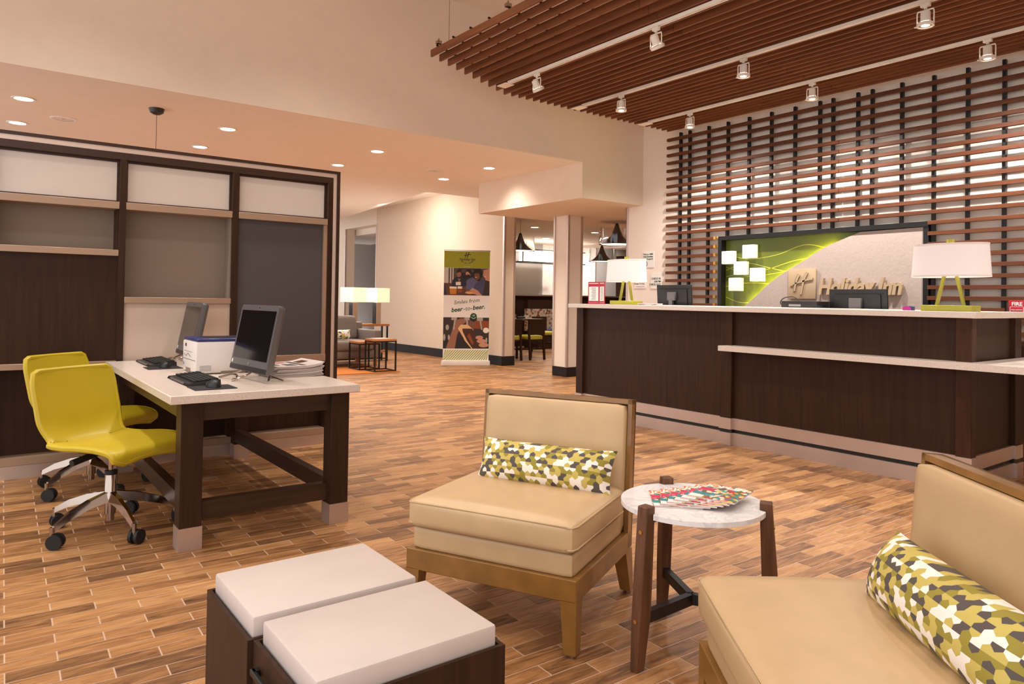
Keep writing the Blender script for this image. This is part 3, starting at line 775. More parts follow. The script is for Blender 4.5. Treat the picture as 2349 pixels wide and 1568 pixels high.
# things on the counter (top at z = 1.165)
ZC = 1.165
def table_lamp(loc, label):
    t = thing('table_lamp', label, 'lamp', loc, group='table lamps on the reception counter')
    B(-0.075, 0.075, -0.16, 0.16, 0.0, 0.04, 'base', 'limepaint', t, bev=0.003, seg=1)
    for s in (-1, 1):
        mb = MB(); mb.hexa([(-0.011, s*0.085-0.009, 0.04), (0.011, s*0.085-0.009, 0.04), (0.011, s*0.085+0.009, 0.04), (-0.011, s*0.085+0.009, 0.04)],
                           [(-0.011, s*0.028-0.009, 0.29), (0.011, s*0.028-0.009, 0.29), (0.011, s*0.028+0.009, 0.29), (-0.011, s*0.028+0.009, 0.29)]); mb.build('leg', 'limepaint', t)
    MB().box(-0.011, 0.011, -0.04, 0.04, 0.285, 0.305).cyl((0, 0, 0.3), (0, 0, 0.49), 0.006, n=10).build('stem', 'limepaint', t)
    n = 40; mb = MB(); sx, sy = 0.62, 1.0
    mb.lathe([(0.243, 0.232), (0.246, 0.235), (0.246, 0.242), (0.232, 0.447), (0.232, 0.455), (0.229, 0.458), (0.226, 0.455), (0.238, 0.238), (0.243, 0.232)], n=n, sx=sx, sy=sy)
    mb.build('lamp_shade', 'shade', t, True)
    mb = MB(); mb.lathe([(0.2475, 0.232), (0.2475, 0.244), (0.2455, 0.244), (0.2455, 0.232), (0.2475, 0.232)], n=n, sx=sx, sy=sy); mb.lathe([(0.2345, 0.446), (0.2345, 0.458), (0.2315, 0.458), (0.2315, 0.446), (0.2345, 0.446)], n=n, sx=sx, sy=sy); mb.build('shade_band', 'sheet', t, True)
    MB().box(-0.22*0.62, 0.22*0.62, -0.003, 0.003, 0.44, 0.446).box(-0.003, 0.003, -0.22, 0.22, 0.44, 0.446).build('shade_spider', 'whitemetal', t)
    MB().cyl((0, -0.016, 0.455), (0, -0.016, 0.49), 0.011, n=10).cyl((0, 0.016, 0.455), (0, 0.016, 0.49), 0.011, n=10).build('finial', 'limepaint', t)
    light('POINT', (loc[0], loc[1], loc[2]+0.36), 1.2, WARM, size=0.05)
    return t
table_lamp((5.33, 5.15, ZC), 'white oval shade lamp on lime legs at the far left end of the counter')
table_lamp((5.33, 2.11, ZC), 'white oval shade lamp on lime legs near the right end of the counter')
def desk_monitor(loc, label, w=0.49):
    t = thing('computer_monitor', label, 'monitor', loc, group='monitors on the reception counter')
    mb = MB(); mb.box(0.0, 0.022, -w/2, w/2, -0.13, 0.165, 0.004, 2); mb.box(-0.014, 0.0, -w/2+0.05, w/2-0.05, -0.10, 0.12, 0.006, 2); mb.xform(Matrix.Rotation(-0.08, 4, 'Y')); mb.build('housing', 'black', t, True)
    B(-0.016, -0.005, -w/2+0.03, w/2-0.05, 0.125, 0.131, 'vent_slot', 'rubber', t)
    B(-0.055, -0.012, -0.055, 0.055, -0.01, 0.085, 'arm_cover', 'grey_plastic', t, bev=0.004)
    zf = 0.94-loc[2]
    B(-0.06, -0.03, -0.025, 0.025, zf+0.014, 0.0, 'stand', 'grey_plastic', t)
    B(-0.10, 0.06, -0.1, 0.1, zf, zf+0.015, 'foot', 'black', t, bev=0.004)
    B(0.0225, 0.024, -w/2+0.015, w/2-0.015, -0.11, 0.15, 'screen', 'screen', t)
    return t
mA = desk_monitor((6.28, 5.33, 1.225), 'black monitor seen from behind, left of the glowing sign'); mB_ = desk_monitor((6.28, 3.24, 1.172), 'black monitor seen from behind, in front of the raised lettering', 0.52)
B(-0.10, -0.05, -0.02, 0.17, -0.075, -0.03, 'mini_computer', 'silver_plastic', mB_, bev=0.004)
mb = MB(); mb.box(-0.102, -0.1, 0.13, 0.155, -0.065, -0.04); mb.build('sticker', 'white', mB_)
B(-0.13, -0.05, -0.11, 0.17, -0.115, -0.085, 'printer_tray', 'black', mA, bev=0.004)
mb = MB(); mb.tube(smoothpath([(-0.07, -0.03, -0.04), (-0.09, -0.09, -0.03), (-0.09, -0.13, -0.07), (-0.07, -0.14, -0.13)], 5), 0.006, 6); mb.build('cable', 'navy_plastic', mB_, True)
t = thing('receipt_printer', 'low black printer with a looping cable between the two counter monitors', 'printer', (6.25, 3.70, 0.94))
B(-0.14, 0.14, -0.17, 0.17, 0.0, 0.22, 'plinth', 'black', t); B(-0.15, 0.15, -0.18, 0.18, 0.22, 0.285, 'body', 'black', t, bev=0.006); B(-0.152, -0.149, -0.02, 0.1, 0.235, 0.255, 'slot', 'silver_plastic', t)
mb = MB(); mb.tube(smoothpath([(-0.05, 0.05, 0.285), (-0.05, 0.12, 0.325), (-0.05, 0.22, 0.31), (-0.05, 0.25, 0.26), (-0.05, 0.18, 0.23)], 6), 0.005, 6); mb.build('cable', 'rubber', t, True)
# menu holder
t = thing('menu_holder', 'red folding menu holder with printed white pages beside the left lamp', 'menu', (5.28, 5.51, ZC))
def panel(y0, y1, x0, x1, nm):
    ux = Vector((x1-x0, y1-y0, 0)); L = ux.length
    fmx = frame_mat((x0, y0, 0), ux, (0, 0, 1))
    MB().box(0, L, 0, 0.235, -0.006, 0.0).xform(fmx).build('cover', 'red', t)
    pg = MB().box(0.012, L-0.012, 0.014, 0.222, 0.0, 0.0015).xform(fmx).build('page', 'white', t)
    MB().box(0.012, L-0.012, 0.185, 0.215, 0.0015, 0.002).box(0.012, L-0.012, 0.016, 0.034, 0.0015, 0.002).xform(fmx).build('page_band', 'crimson', pg)
    mb = MB()
    for i in range(11): mb.box(L*(0.28+0.04*(i % 3)), L*(0.72-0.03*(i % 2)), 0.048+0.012*i, 0.052+0.012*i, 0.0015, 0.002)
    mb.xform(fmx).build('page_text', 'greyink', pg)
panel(0.13, -0.02, -0.02, 0.0, 'a'); panel(-0.02, -0.12, 0.0, -0.02, 'b')
t = thing('brochure_pile', 'loose pile of pale brochures on the counter right of the left lamp', 'brochures', (5.36, 4.85, ZC))
for i in range(4): MB().box(-0.07, 0.07, -0.1, 0.1, 0.0045*i, 0.0045*i+0.004).xform(Matrix.Rotation(0.12*i-0.2, 4, 'Z')).build('brochure', 'paper', t)
t = thing('tape_dispenser', 'small pink and blue dispenser on the counter left of the right lamp', 'dispenser', (5.40, 2.42, ZC))
mb = MB(); mb.prism([(-0.03, 0), (0.03, 0), (0.028, 0.018), (0.012, 0.03), (-0.014, 0.03), (-0.03, 0.018)], -0.012, 0.012); mb.xform(frame_mat((0, 0, 0), *WALLX)); 
M['pink'] = plain('magenta_plastic', (170, 30, 130), 0.4); mb.build('body', 'pink', t)
mb = MB(); mb.prism([(0.03, 0), (0.045, 0), (0.045, 0.026), (0.012, 0.031)], -0.011, 0.011); mb.xform(frame_mat((0, 0, 0), *WALLX)); mb.build('cutter', 'navy_plastic', t)

# ================================================================ PARTITION behind the desk
pt = thing('display_partition', 'free-standing dark wood partition with frosted panes, niches and fabric panels', 'partition')
PY = 5.60; XL, XR = -0.72, 2.353
POSTS = [(-0.72, -0.68), (0.04, 0.08), (0.795, 0.837), (1.552, 1.60), (2.308, 2.353)]
for a, b in POSTS: B(a, b, PY, PY+0.25, 0.133, 2.13, 'post', 'espresso', pt, bev=0.002, seg=1)
B(XL, XR, PY, PY+0.25, 2.13, 2.18, 'top_beam', 'espresso_x', pt, bev=0.002, seg=1)
mb = MB(); mb.box(XL, 2.383, PY+0.006, PY+0.244, 2.18, 2.213); mb.box(2.353, 2.383, PY+0.006, PY+0.244, 0.0, 2.18); mb.build('metal_band', 'band_metal', pt)
mb = MB(); mb.box(XL, 2.41, PY-0.004, PY+0.254, 2.213, 2.235); mb.box(2.383, 2.41, PY-0.004, PY+0.254, 0.0, 2.213); mb.build('outer_edge', 'espresso_x', pt)
BAYS = [(-0.68, 0.04), (0.08, 0.795), (0.837, 1.552), (1.60, 2.308)]
for i, (a, b) in enumerate(BAYS):
    B(a+0.012, b-0.012, PY+0.055, PY+0.067, 1.846, 2.12, 'frosted_pane', 'frost', pt)
    mb = MB(); mb.box(a, b, PY+0.04, PY+0.08, 2.116, 2.13); mb.box(a, b, PY+0.04, PY+0.08, 1.836, 1.848); mb.box(a, a+0.013, PY+0.04, PY+0.08, 1.848, 2.116); mb.box(b-0.013, b, PY+0.04, PY+0.08, 1.848, 2.116); mb.build('pane_frame', 'espresso_x', pt)
    B(a, b, PY-0.004, PY+0.16, 1.786, 1.836, 'rail', 'tan_metal', pt, bev=0.002, seg=1)
    B(a, b, PY+0.12, PY+0.13, 0.133, 0.70, 'lower_panel', 'espresso', pt)
    if i < 2:
        B(a, b, PY+0.15, PY+0.16, 1.503, 1.786, 'niche_back', 'taupe', pt)
        B(b-0.012, b, PY+0.02, PY+0.15, 1.503, 1.786, 'niche_side', 'espresso', pt)
        B(a, b, PY-0.004, PY+0.16, 1.46, 1.503, 'rail', 'tan_metal', pt, bev=0.002, seg=1)
        B(a, b, PY+0.02, PY+0.03, 0.737, 1.46, 'wood_panel', 'espresso', pt)
        B(a, b, PY-0.006, PY+0.16, 0.698, 0.737, 'rail', 'tan_metal', pt, bev=0.002, seg=1)
    elif i == 2:
        B(a, b, PY+0.15, PY+0.16, 1.177, 1.786, 'niche_back', 'taupe', pt)
        B(b-0.012, b, PY+0.02, PY+0.15, 1.177, 1.786, 'niche_side', 'taupe', pt)
        B(a, b, PY-0.004, PY+0.16, 1.135, 1.177, 'rail', 'tan_metal', pt, bev=0.002, seg=1)
        B(a, b, PY+0.02, PY+0.03, 0.70, 1.135, 'fabric_panel', 'blush', pt)
    else:
        B(a, b-0.03, PY+0.025, PY+0.035, 0.733, 1.786, 'pin_panel', 'slate', pt)
        B(b-0.03, b, PY+0.005, PY+0.05, 0.733, 1.786, 'panel_edge', 'tan_metal', pt)
        B(a, b, PY-0.006, PY+0.16, 0.676, 0.733, 'rail', 'tan_metal', pt, bev=0.002, seg=1)
B(XL, 2.353, PY-0.008, PY+0.25, 0.086, 0.133, 'upper_plinth', 'tan_metal', pt); B(XL, 2.353, PY-0.004, PY+0.25, 0.0, 0.084, 'lower_plinth', 'steel', pt)
rebase(pt, (0.85, 5.72, 0))

# ================================================================ WORK DESK
dk = thing('work_desk', 'dark wood work desk with thick pale quartz top and metal-capped legs', 'desk')
DX0, DX1, DY0, DY1, ZD = 0.725, 1.66, 3.545, 5.575, 0.735
B(DX0, DX1, DY0, DY1, 0.695, ZD, 'desktop', 'quartz', dk, bev=0.003, seg=1)
LG = [(0.785, 3.60), (1.522, 3.595), (0.785, 5.42), (1.55, 5.42)]
for x, y in LG:
    lg = B(x, x+0.10, y, y+0.10, 0.105, 0.695, 'leg', 'espresso', dk, bev=0.002, seg=1)
    B(x-0.003, x+0.103, y-0.003, y+0.103, 0.0, 0.106, 'foot_cap', 'steel', lg)
B(0.885, 1.522, 3.625, 3.675, 0.60, 0.695, 'apron', 'espresso_x', dk); B(0.81, 0.86, 3.70, 5.42, 0.60, 0.695, 'apron', 'espresso_y', dk); B(1.56, 1.60, 3.695, 5.42, 0.60, 0.695, 'apron', 'espresso_y', dk)
B(0.885, 1.522, 3.625, 3.675, 0.128, 0.216, 'stretcher', 'espresso_x', dk); B(1.55, 1.60, 3.695, 5.42, 0.128, 0.216, 'stretcher', 'espresso_y', dk); B(0.81, 0.86, 3.70, 5.42, 0.152, 0.235, 'stretcher', 'espresso_y', dk)
B(0.885, 1.55, 5.45, 5.49, 0.60, 0.695, 'apron', 'espresso_x', dk)
rebase(dk, (1.19, 4.56, 0))

# all-in-one computers, screen facing -x
def aio(loc, rz, label):
    t = thing('desktop_computer', label, 'computer', loc, rz, group='computers on the work desk')
    R = Matrix.Translation((0, 0, 0.045)) @ Matrix.Rotation(0.19, 4, 'Y')
    W, H = 0.53, 0.375
    def rr(x0, x1, w, z0, z1, rad, n=4):
        pts = []
        for cx_, cz, a0 in ((w/2-rad, z0+rad, -90), (w/2-rad, z1-rad, 0), (-w/2+rad, z1-rad, 90), (-w/2+rad, z0+rad, 180)):
            for k in range(n+1):
                a = math.radians(a0+90*k/n); pts.append((cx_+rad*math.cos(a), cz+rad*math.sin(a)))
        mb = MB(); A = [mb.bm.verts.new((x0, y, z)) for y, z in pts]; Bv = [mb.bm.verts.new((x1, y*0.93, z*0.96+0.008)) for y, z in pts]
        mid = [mb.bm.verts.new((x0+(x1-x0)*0.55, y, z)) for y, z in pts]; n_ = len(pts)
        mb.bm.faces.new(A); mb.bm.faces.new(Bv[::-1])
        for P, Q in ((A, mid), (mid, Bv)):
            for i in range(n_): mb.bm.faces.new((P[i], P[(i+1) % n_], Q[(i+1) % n_], Q[i]))
        return mb.xform(R)
    rr(0, 0.045, W, 0, H, 0.02).build('housing', 'grey_plastic', t, True)
    MB().box(-0.0015, 0.001, -W/2+0.022, W/2-0.022, 0.068, H-0.032).xform(R).build('screen', 'screen', t)
    MB().box(-0.003, 0.001, -W/2+0.004, W/2-0.004, 0.004, 0.03, 0.001, 1).xform(R).build('chin', 'black', t)
    MB().cyl((-0.002, 0, 0.045), (0.001, 0, 0.045), 0.009, n=20).xform(R).build('badge', 'silver_plastic', t)
    MB().box(-0.002, 0.001, W/2-0.03, W/2-0.018, 0.038, 0.058).xform(R).build('sticker', 'white', t)
    MB().cyl((-0.002, 0, H-0.016), (0.001, 0, H-0.016), 0.004, n=10).xform(R).build('webcam', 'rubber', t)
    mb = MB()
    mb.tube(smoothpath([(0.03, 0.05, 0.06), (-0.04, 0.13, 0.02), (-0.09, 0.17, 0.005)], 4), 0.005, 8)
    mb.tube(smoothpath([(-0.09, 0.17, 0.005), (-0.06, 0.06, 0.028), (-0.055, -0.01, 0.026), (-0.09, -0.035, 0.005), (-0.03, -0.06, 0.03), (0.02, -0.05, 0.05)], 5), 0.005, 8)
    mb.tube(smoothpath([(0.03, -0.05, 0.06), (0.10, -0.13, 0.02), (0.13, -0.19, 0.005)], 4), 0.005, 8)
    mb.tube(smoothpath([(0.03, 0.05, 0.06), (0.11, 0.11, 0.02), (0.14, 0.16, 0.005)], 4), 0.005, 8)
    mb.build('wire_stand', 'chrome', t, True)
    mb = MB(); mb.tube(smoothpath([(0.06, -0.10, 0.11), (0.075, -0.15, 0.06), (0.07, -0.13, 0.006), (0.10, -0.08, 0.006)], 5), 0.003, 6); mb.build('power_cable', 'rubber', t, True)
    return t
aio((1.215, 4.05, ZD), math.radians(4), 'grey all-in-one computer on the front of the desk, beside the newspapers')
aio((1.165, 5.33, ZD), math.radians(-2), 'grey all-in-one computer at the back of the desk, behind the printer')

def keyboard(loc, label):
    t = thing('keyboard', label, 'keyboard', loc, group='keyboards on the work desk')
    mb = MB(); mb.hexa([(-0.085, -0.23, 0.0), (0.085, -0.22, 0.0), (0.085, 0.22, 0.0), (-0.085, 0.23, 0.0)], [(-0.078, -0.226, 0.012), (0.083, -0.217, 0.026), (0.083, 0.217, 0.026), (-0.078, 0.226, 0.012)]); mb.build('case', 'black', t)
    mb = MB()
    for r in range(6):
        for c in range(17):
            x = -0.045+r*0.0205; y = -0.205+c*0.0245; z = 0.0155+0.0875*(x+0.05)
            if c == 13: continue
            mb.box(x, x+0.017, y, y+0.020, z, z+0.008)
    k = mb.build('keys', 'rubber', t); k['kind'] = 'stuff'
    MB().box(-0.086, -0.075, -0.15, 0.15, 0.004, 0.0125, 0.002, 1).build('palm_rest', 'grey_plastic', t)
    return t
keyboard((0.955, 4.115, ZD), 'black keyboard at the front of the desk, before the near computer')
keyboard((0.985, 5.275, ZD), 'black keyboard at the back of the desk, before the far computer')
def mousepad(loc, label): 
    o = MB().box(-0.10, 0.10, -0.085, 0.085, 0.0, 0.004, 0.001, 1).build('mouse_pad', 'rubber', None, False); o.location = loc
    return tag(o, label, 'mouse pad', 'mouse pads on the work desk')
mousepad((0.965, 3.775, ZD), 'black mouse pad near the front edge of the desk'); mousepad((0.965, 4.935, ZD), 'black mouse pad beside the printer')
def mouse(loc, label):
    t = thing('computer_mouse', label, 'mouse', loc, group='mice on the work desk')
    def f(u, v):
        a = u*2*PI; b = v*PI/2; x = -0.03+0.0; r = math.cos(b)
        return (0.034*r*math.cos(a)*(1+0.1*math.sin(a)), 0.055*r*math.sin(a), 0.036*math.sin(b)**0.8*(1-0.25*math.sin(a)*r)+0.001)
    MB().grid(f, 24, 8).build('body', 'black', t, True)
    MB().box(-0.004, 0.004, 0.022, 0.042, 0.02, 0.0315, 0.002, 1).build('wheel', 'silver_plastic', t)
    def g(u, v): p = f(0.02+u*0.46, 0.12+v*0.28); return (p[0]*1.02, p[1]*1.02, p[2]+0.001)
    MB().grid(g, 12, 3).build('side_trim', 'silver_plastic', t, True)
    return t
mouse((0.975, 3.785, ZD+0.004), 'dark mouse on the mouse pad at the front edge of the desk'); mouse((0.975, 4.945, ZD+0.004), 'dark mouse on the mouse pad beside the printer')

# printer
t = thing('laser_printer', 'white desktop laser printer with navy top on the work desk', 'printer', (1.04, 4.43, ZD))
B(0.0, 0.40, 0.0, 0.33, 0.004, 0.19, 'body', 'white_plastic', t, bev=0.010, seg=2)
B(0.006, 0.396, 0.005, 0.325, 0.19, 0.208, 'top_cover', 'navy_plastic', t, bev=0.004, seg=1)
mb = MB(); mb.box(0.08, 0.32, 0.06, 0.27, 0.2085, 0.2095); mb.build('output_tray', 'black', t)
B(-0.0015, 0.003, 0.018, 0.312, 0.0775, 0.080, 'tray_gap', 'greyink', t); B(-0.0012, 0.004, 0.09, 0.29, 0.125, 0.1265, 'door_gap', 'greyink', t)
B(-0.002, 0.004, 0.235, 0.262, 0.153, 0.172, 'power_switch', 'rubber', t, bev=0.001, seg=1)
B(-0.0015, 0.004, 0.295, 0.303, 0.038, 0.056, 'badge', 'navy_plastic', t)
mb = MB(); mb.tube(smoothpath([(-0.0008, 0.29, 0.108), (-0.0008, 0.24, 0.095), (-0.0008, 0.2, 0.112), (-0.0008, 0.13, 0.097)], 5), 0.0015, 5); mb.build('moulded_wave', 'greyink', t)
B(-0.002, 0.02, 0.13, 0.24, 0.0, 0.028, 'tray_grip', 'taupe', t)
mb = MB()
for i in range(5): mb.box(0.02, 0.085, -0.0012, 0.002, 0.020+0.007*i, 0.0215+0.007*i)
for i in range(9): mb.box(0.24, 0.33, -0.0012, 0.002, 0.05+0.007*i, 0.052+0.007*i)
for i in range(6): mb.box(0.24, 0.33, -0.0012, 0.002, 0.13+0.007*i, 0.132+0.007*i)
mb.build('vent_slots', 'greyink', t)
B(0.14, 0.28, -0.0012, 0.002, 0.0, 0.016, 'base_grip', 'taupe', t)
MB().cyl((0.03, 0.03, 0.208), (0.03, 0.03, 0.2105), 0.006, n=12).build('start_button', 'ink', t); MB().cyl((0.06, 0.03, 0.208), (0.06, 0.03, 0.2105), 0.005, n=12).build('stop_button', 'red', t)

# newspapers, each its own
for i in range(10):
    t = thing('newspaper', 'folded newspaper in the stack on the desk, %s from the bottom' % ['lowest, first', 'second', 'third', 'fourth', 'fifth', 'sixth', 'seventh', 'eighth', 'ninth'][i] if i < 9 else 'top newspaper of the stack at the right of the desk, with printed front page', 'newspaper',
              (1.505+random.uniform(-.005, .005), 4.195+random.uniform(-.008, .008), ZD+0.0065*i), math.radians(180+random.uniform(-3, 3)+4), 'newspapers stacked on the work desk')
    lift = 0.004*i/9
    def f(u, v, d=0.0): return (-0.145+0.29*u, -0.155+0.31*v, d+0.0+(max(0, 0.45-u))**2*0.09*(0.35+i/14))
    mb = MB(); mb.grid(lambda u, v: f(u, v, 0.0055), 8, 1); mb.grid(lambda u, v: f(u, v, 0.0005), 8, 1)
    for v in (0, 1): mb.grid(lambda u, w: f(u, v, 0.0005+0.005*w), 8, 1)
    for uu in (0, 1): mb.grid(lambda w, v: f(uu, v, 0.0005+0.005*w), 1, 1)
    bmesh.ops.remove_doubles(mb.bm, verts=mb.bm.verts, dist=0.0001); mb.build('sheets', 'paper', t)
    if i == 9:
        def pr(u0, u1, v0, v1, m):
            mb = MB(); mb.grid(lambda u, v: f(u0+(u1-u0)*u, v0+(v1-v0)*v, 0.0062), 4, 1); mb.build('printed_block', m, t)
        pr(.1, .3, .2, .5, 'walnut'); pr(.34, .44, .1, .9, 'greyink'); pr(.5, .72, .55, .85, 'greyink'); pr(.5, .7, .15, .3, 'crimson'); pr(.8, .9, .3, .7, 'greyink')

# ================================================================ LIME OFFICE CHAIRS
def office_chair(loc, rz, label, base_rot):
    t = thing('office_chair', label, 'office chair', loc, rz, group='lime office chairs at the work desk')
    # side profile: x forward, z up ; half width
    prof = smoothpath([(0.27, 0, 0.415), (0.25, 0, 0.448), (0.10, 0, 0.452), (-0.06, 0, 0.440), (-0.165, 0, 0.448), (-0.215, 0, 0.50), (-0.245, 0, 0.60), (-0.275, 0, 0.71), (-0.30, 0, 0.805)], 5)
    L = len(prof)
    def hw(i):
        s = i/(L-1)
        pts = [(0, 0.17), (0.06, 0.225), (0.25, 0.245), (0.45, 0.225), (0.58, 0.205), (0.72, 0.225), (0.9, 0.225), (0.97, 0.215), (1.0, 0.19)]
        for (a, wa), (b, wb) in zip(pts, pts[1:]):
            if a <= s <= b:
                k = (s-a)/(b-a); k = k*k*(3-2*k); return wa+(wb-wa)*k
        return 0.2
    def P(u, v):
        i = min(L-1, int(round(u*(L-1)))); p = prof[i]; w = hw(i); y = (v*2-1)
        s = i/(L-1)
        dish = 0.028*y*y*(1 if s > 0.5 else 0.5)*math.sin(min(1, s*1.4)*PI*0.8+0.2)
        if s > 0.52: return Vector((p.x+dish*1.5, w*y, p.z))
        drop = -0.0 if s > 0.2 else -0.02*y*y*(1-s/0.2)
        return Vector((p.x, w*y, p.z+dish+drop))
    mb = MB(); mb.grid(P, L-1, 14); 
    o = mb.build('seat_shell', 'lime', t, True)
    for p in o.data.polygons: p.use_smooth = True
    sm = o.modifiers.new('thickness', 'SOLIDIFY'); sm.thickness = 0.027; sm.offset = 0.0
    bv = o.modifiers.new('round', 'BEVEL'); bv.width = 0.010; bv.segments = 2; bv.limit_method = 'ANGLE'; bv.angle_limit = math.radians(50)
    rim = [P(i/(L-1), 0) for i in range(L)] + [P(1, j/14) for j in range(1, 14)] + [P(1-i/(L-1), 1) for i in range(L)] + [P(0, 1-j/14) for j in range(1, 14)]
    MB().tube([p for p in rim], 0.0155, 8, True).build('piping', 'lime', t, True)
    mb = MB(); mb.box(-0.13, 0.11, -0.09, 0.09, 0.395, 0.425, 0.006, 1); mb.build('mechanism', 'blackmetal', t); 
    MB().cyl((0.0, -0.22, 0.385), (0.0, -0.09, 0.405), 0.016, n=12).build('lever', 'rubber', t, True)
    MB().cyl((0, 0, 0.30), (0, 0, 0.40), 0.013, n=16).build('piston', 'chrome', t, True)
    MB().lathe([(0.0, 0.305), (0.026, 0.305), (0.028, 0.295), (0.028, 0.20), (0.034, 0.19), (0.034, 0.15), (0.026, 0.15), (0.026, 0.09), (0.019, 0.088), (0.019, 0.055), (0.0, 0.055)], n=20).build('gas_lift', 'chrome', t, True)
    MB().lathe([(0.029, 0.286), (0.030, 0.306), (0.015, 0.308)], n=20).build('collar', 'rubber', t, True)
    for k in range(5):
        a = base_rot+k*2*PI/5; d = Vector((math.cos(a), math.sin(a), 0)); n = Vector((-d.y, d.x, 0))
        pts = [(0.02, 0.178, 0.024, 0.020), (0.12, 0.163, 0.021, 0.017), (0.22, 0.132, 0.018, 0.014), (0.295, 0.094, 0.014, 0.011)]
        mb = MB(); rings = []
        for r, z, hz, w in pts:
            c = d*r+Vector((0, 0, z)); rings.append([mb.bm.verts.new(c+n*w*sx+Vector((0, 0, hz*sz))) for sx, sz in ((-1, -1), (1, -1), (0.6, 1), (-0.6, 1))])
        for A, Bq in zip(rings, rings[1:]):
            for i in range(4): mb.bm.faces.new((A[i], A[(i+1) % 4], Bq[(i+1) % 4], Bq[i]))
        mb.bm.faces.new(rings[0][::-1]); mb.bm.faces.new(rings[-1])
        c = d*0.30; mb.cyl(c+Vector((0, 0, 0.06)), c+Vector((0, 0, 0.102)), 0.010, n=10)
        arm = mb.build('base_arm', 'chrome', t)
        ca = math.radians(160+(-22, 30, -8, 62, 14)[k])-rz; wd_ = Vector((-math.sin(ca), math.cos(ca), 0)); fwd = Vector((math.cos(ca), math.sin(ca), 0)); cc = c-fwd*0.016+Vector((0, 0, 0.035))
        mb = MB()
        for s in (-1, 1): mb.cyl(cc+wd_*s*0.008, cc+wd_*s*0.024, 0.035, n=22)
        mb.build('caster_wheel', 'rubber', arm, True)
        mb = MB(); mb.cyl(cc-wd_*0.008, cc+wd_*0.008, 0.02, n=12); mb.tube([c+Vector((0, 0, 0.075)), c+Vector((0, 0, 0.055)), cc+Vector((0, 0, 0.02))], 0.009, 8); mb.build('caster_fork', 'chrome', arm, True)
    return t
office_chair((0.575, 4.125, 0), math.radians(-57), 'lime vinyl swivel chair nearest the camera, at the front of the desk', math.radians(66+57))
office_chair((0.60, 5.09, 0), math.radians(-50), 'lime vinyl swivel chair half hidden behind the nearer one', math.radians(72+50))

# ================================================================ LOUNGE CHAIRS
def cushion(x0, x1, y0, y1, z0, z1, r, crown=0.0, n=12, bulge=0.0):
    c = Vector(((x0+x1)/2, (y0+y1)/2, (z0+z1)/2)); h = Vector(((x1-x0)/2, (y1-y0)/2, (z1-z0)/2)); mb = MB()
    def pt(p):
        q = Vector((p[0]*h.x, p[1]*h.y, p[2]*h.z))
        inn = Vector([max(-(h[i]-r), min(h[i]-r, q[i])) for i in range(3)]); d = q-inn
        if d.length > 1e-9: q = inn+d.normalized()*min(r, d.length) if d.length > r else inn+d
        ex, ey = 1-p[0]**2, 1-p[1]**2
        q.z += crown*math.sqrt(max(0, ex*ey))*(1 if p[2] > 0 else -0.15)*abs(p[2])
        q.x += bulge*(1-p[1]**2)*p[0]*(1-p[2]**2); q.y += bulge*(1-p[0]**2)*p[1]*(1-p[2]**2)
        return c+q
    def cs(t): t = t*2-1; return math.copysign(abs(t)**0.7, t)
    for ax in range(3):
        for s in (-1, 1):
            def f(u, v):
                p = [0, 0, 0]; p[ax] = s; p[(ax+1) % 3] = cs(u); p[(ax+2) % 3] = cs(v); return pt(p)
            mb.grid(f, n, n)
    bmesh.ops.remove_doubles(mb.bm, verts=mb.bm.verts, dist=0.0004)
    return mb
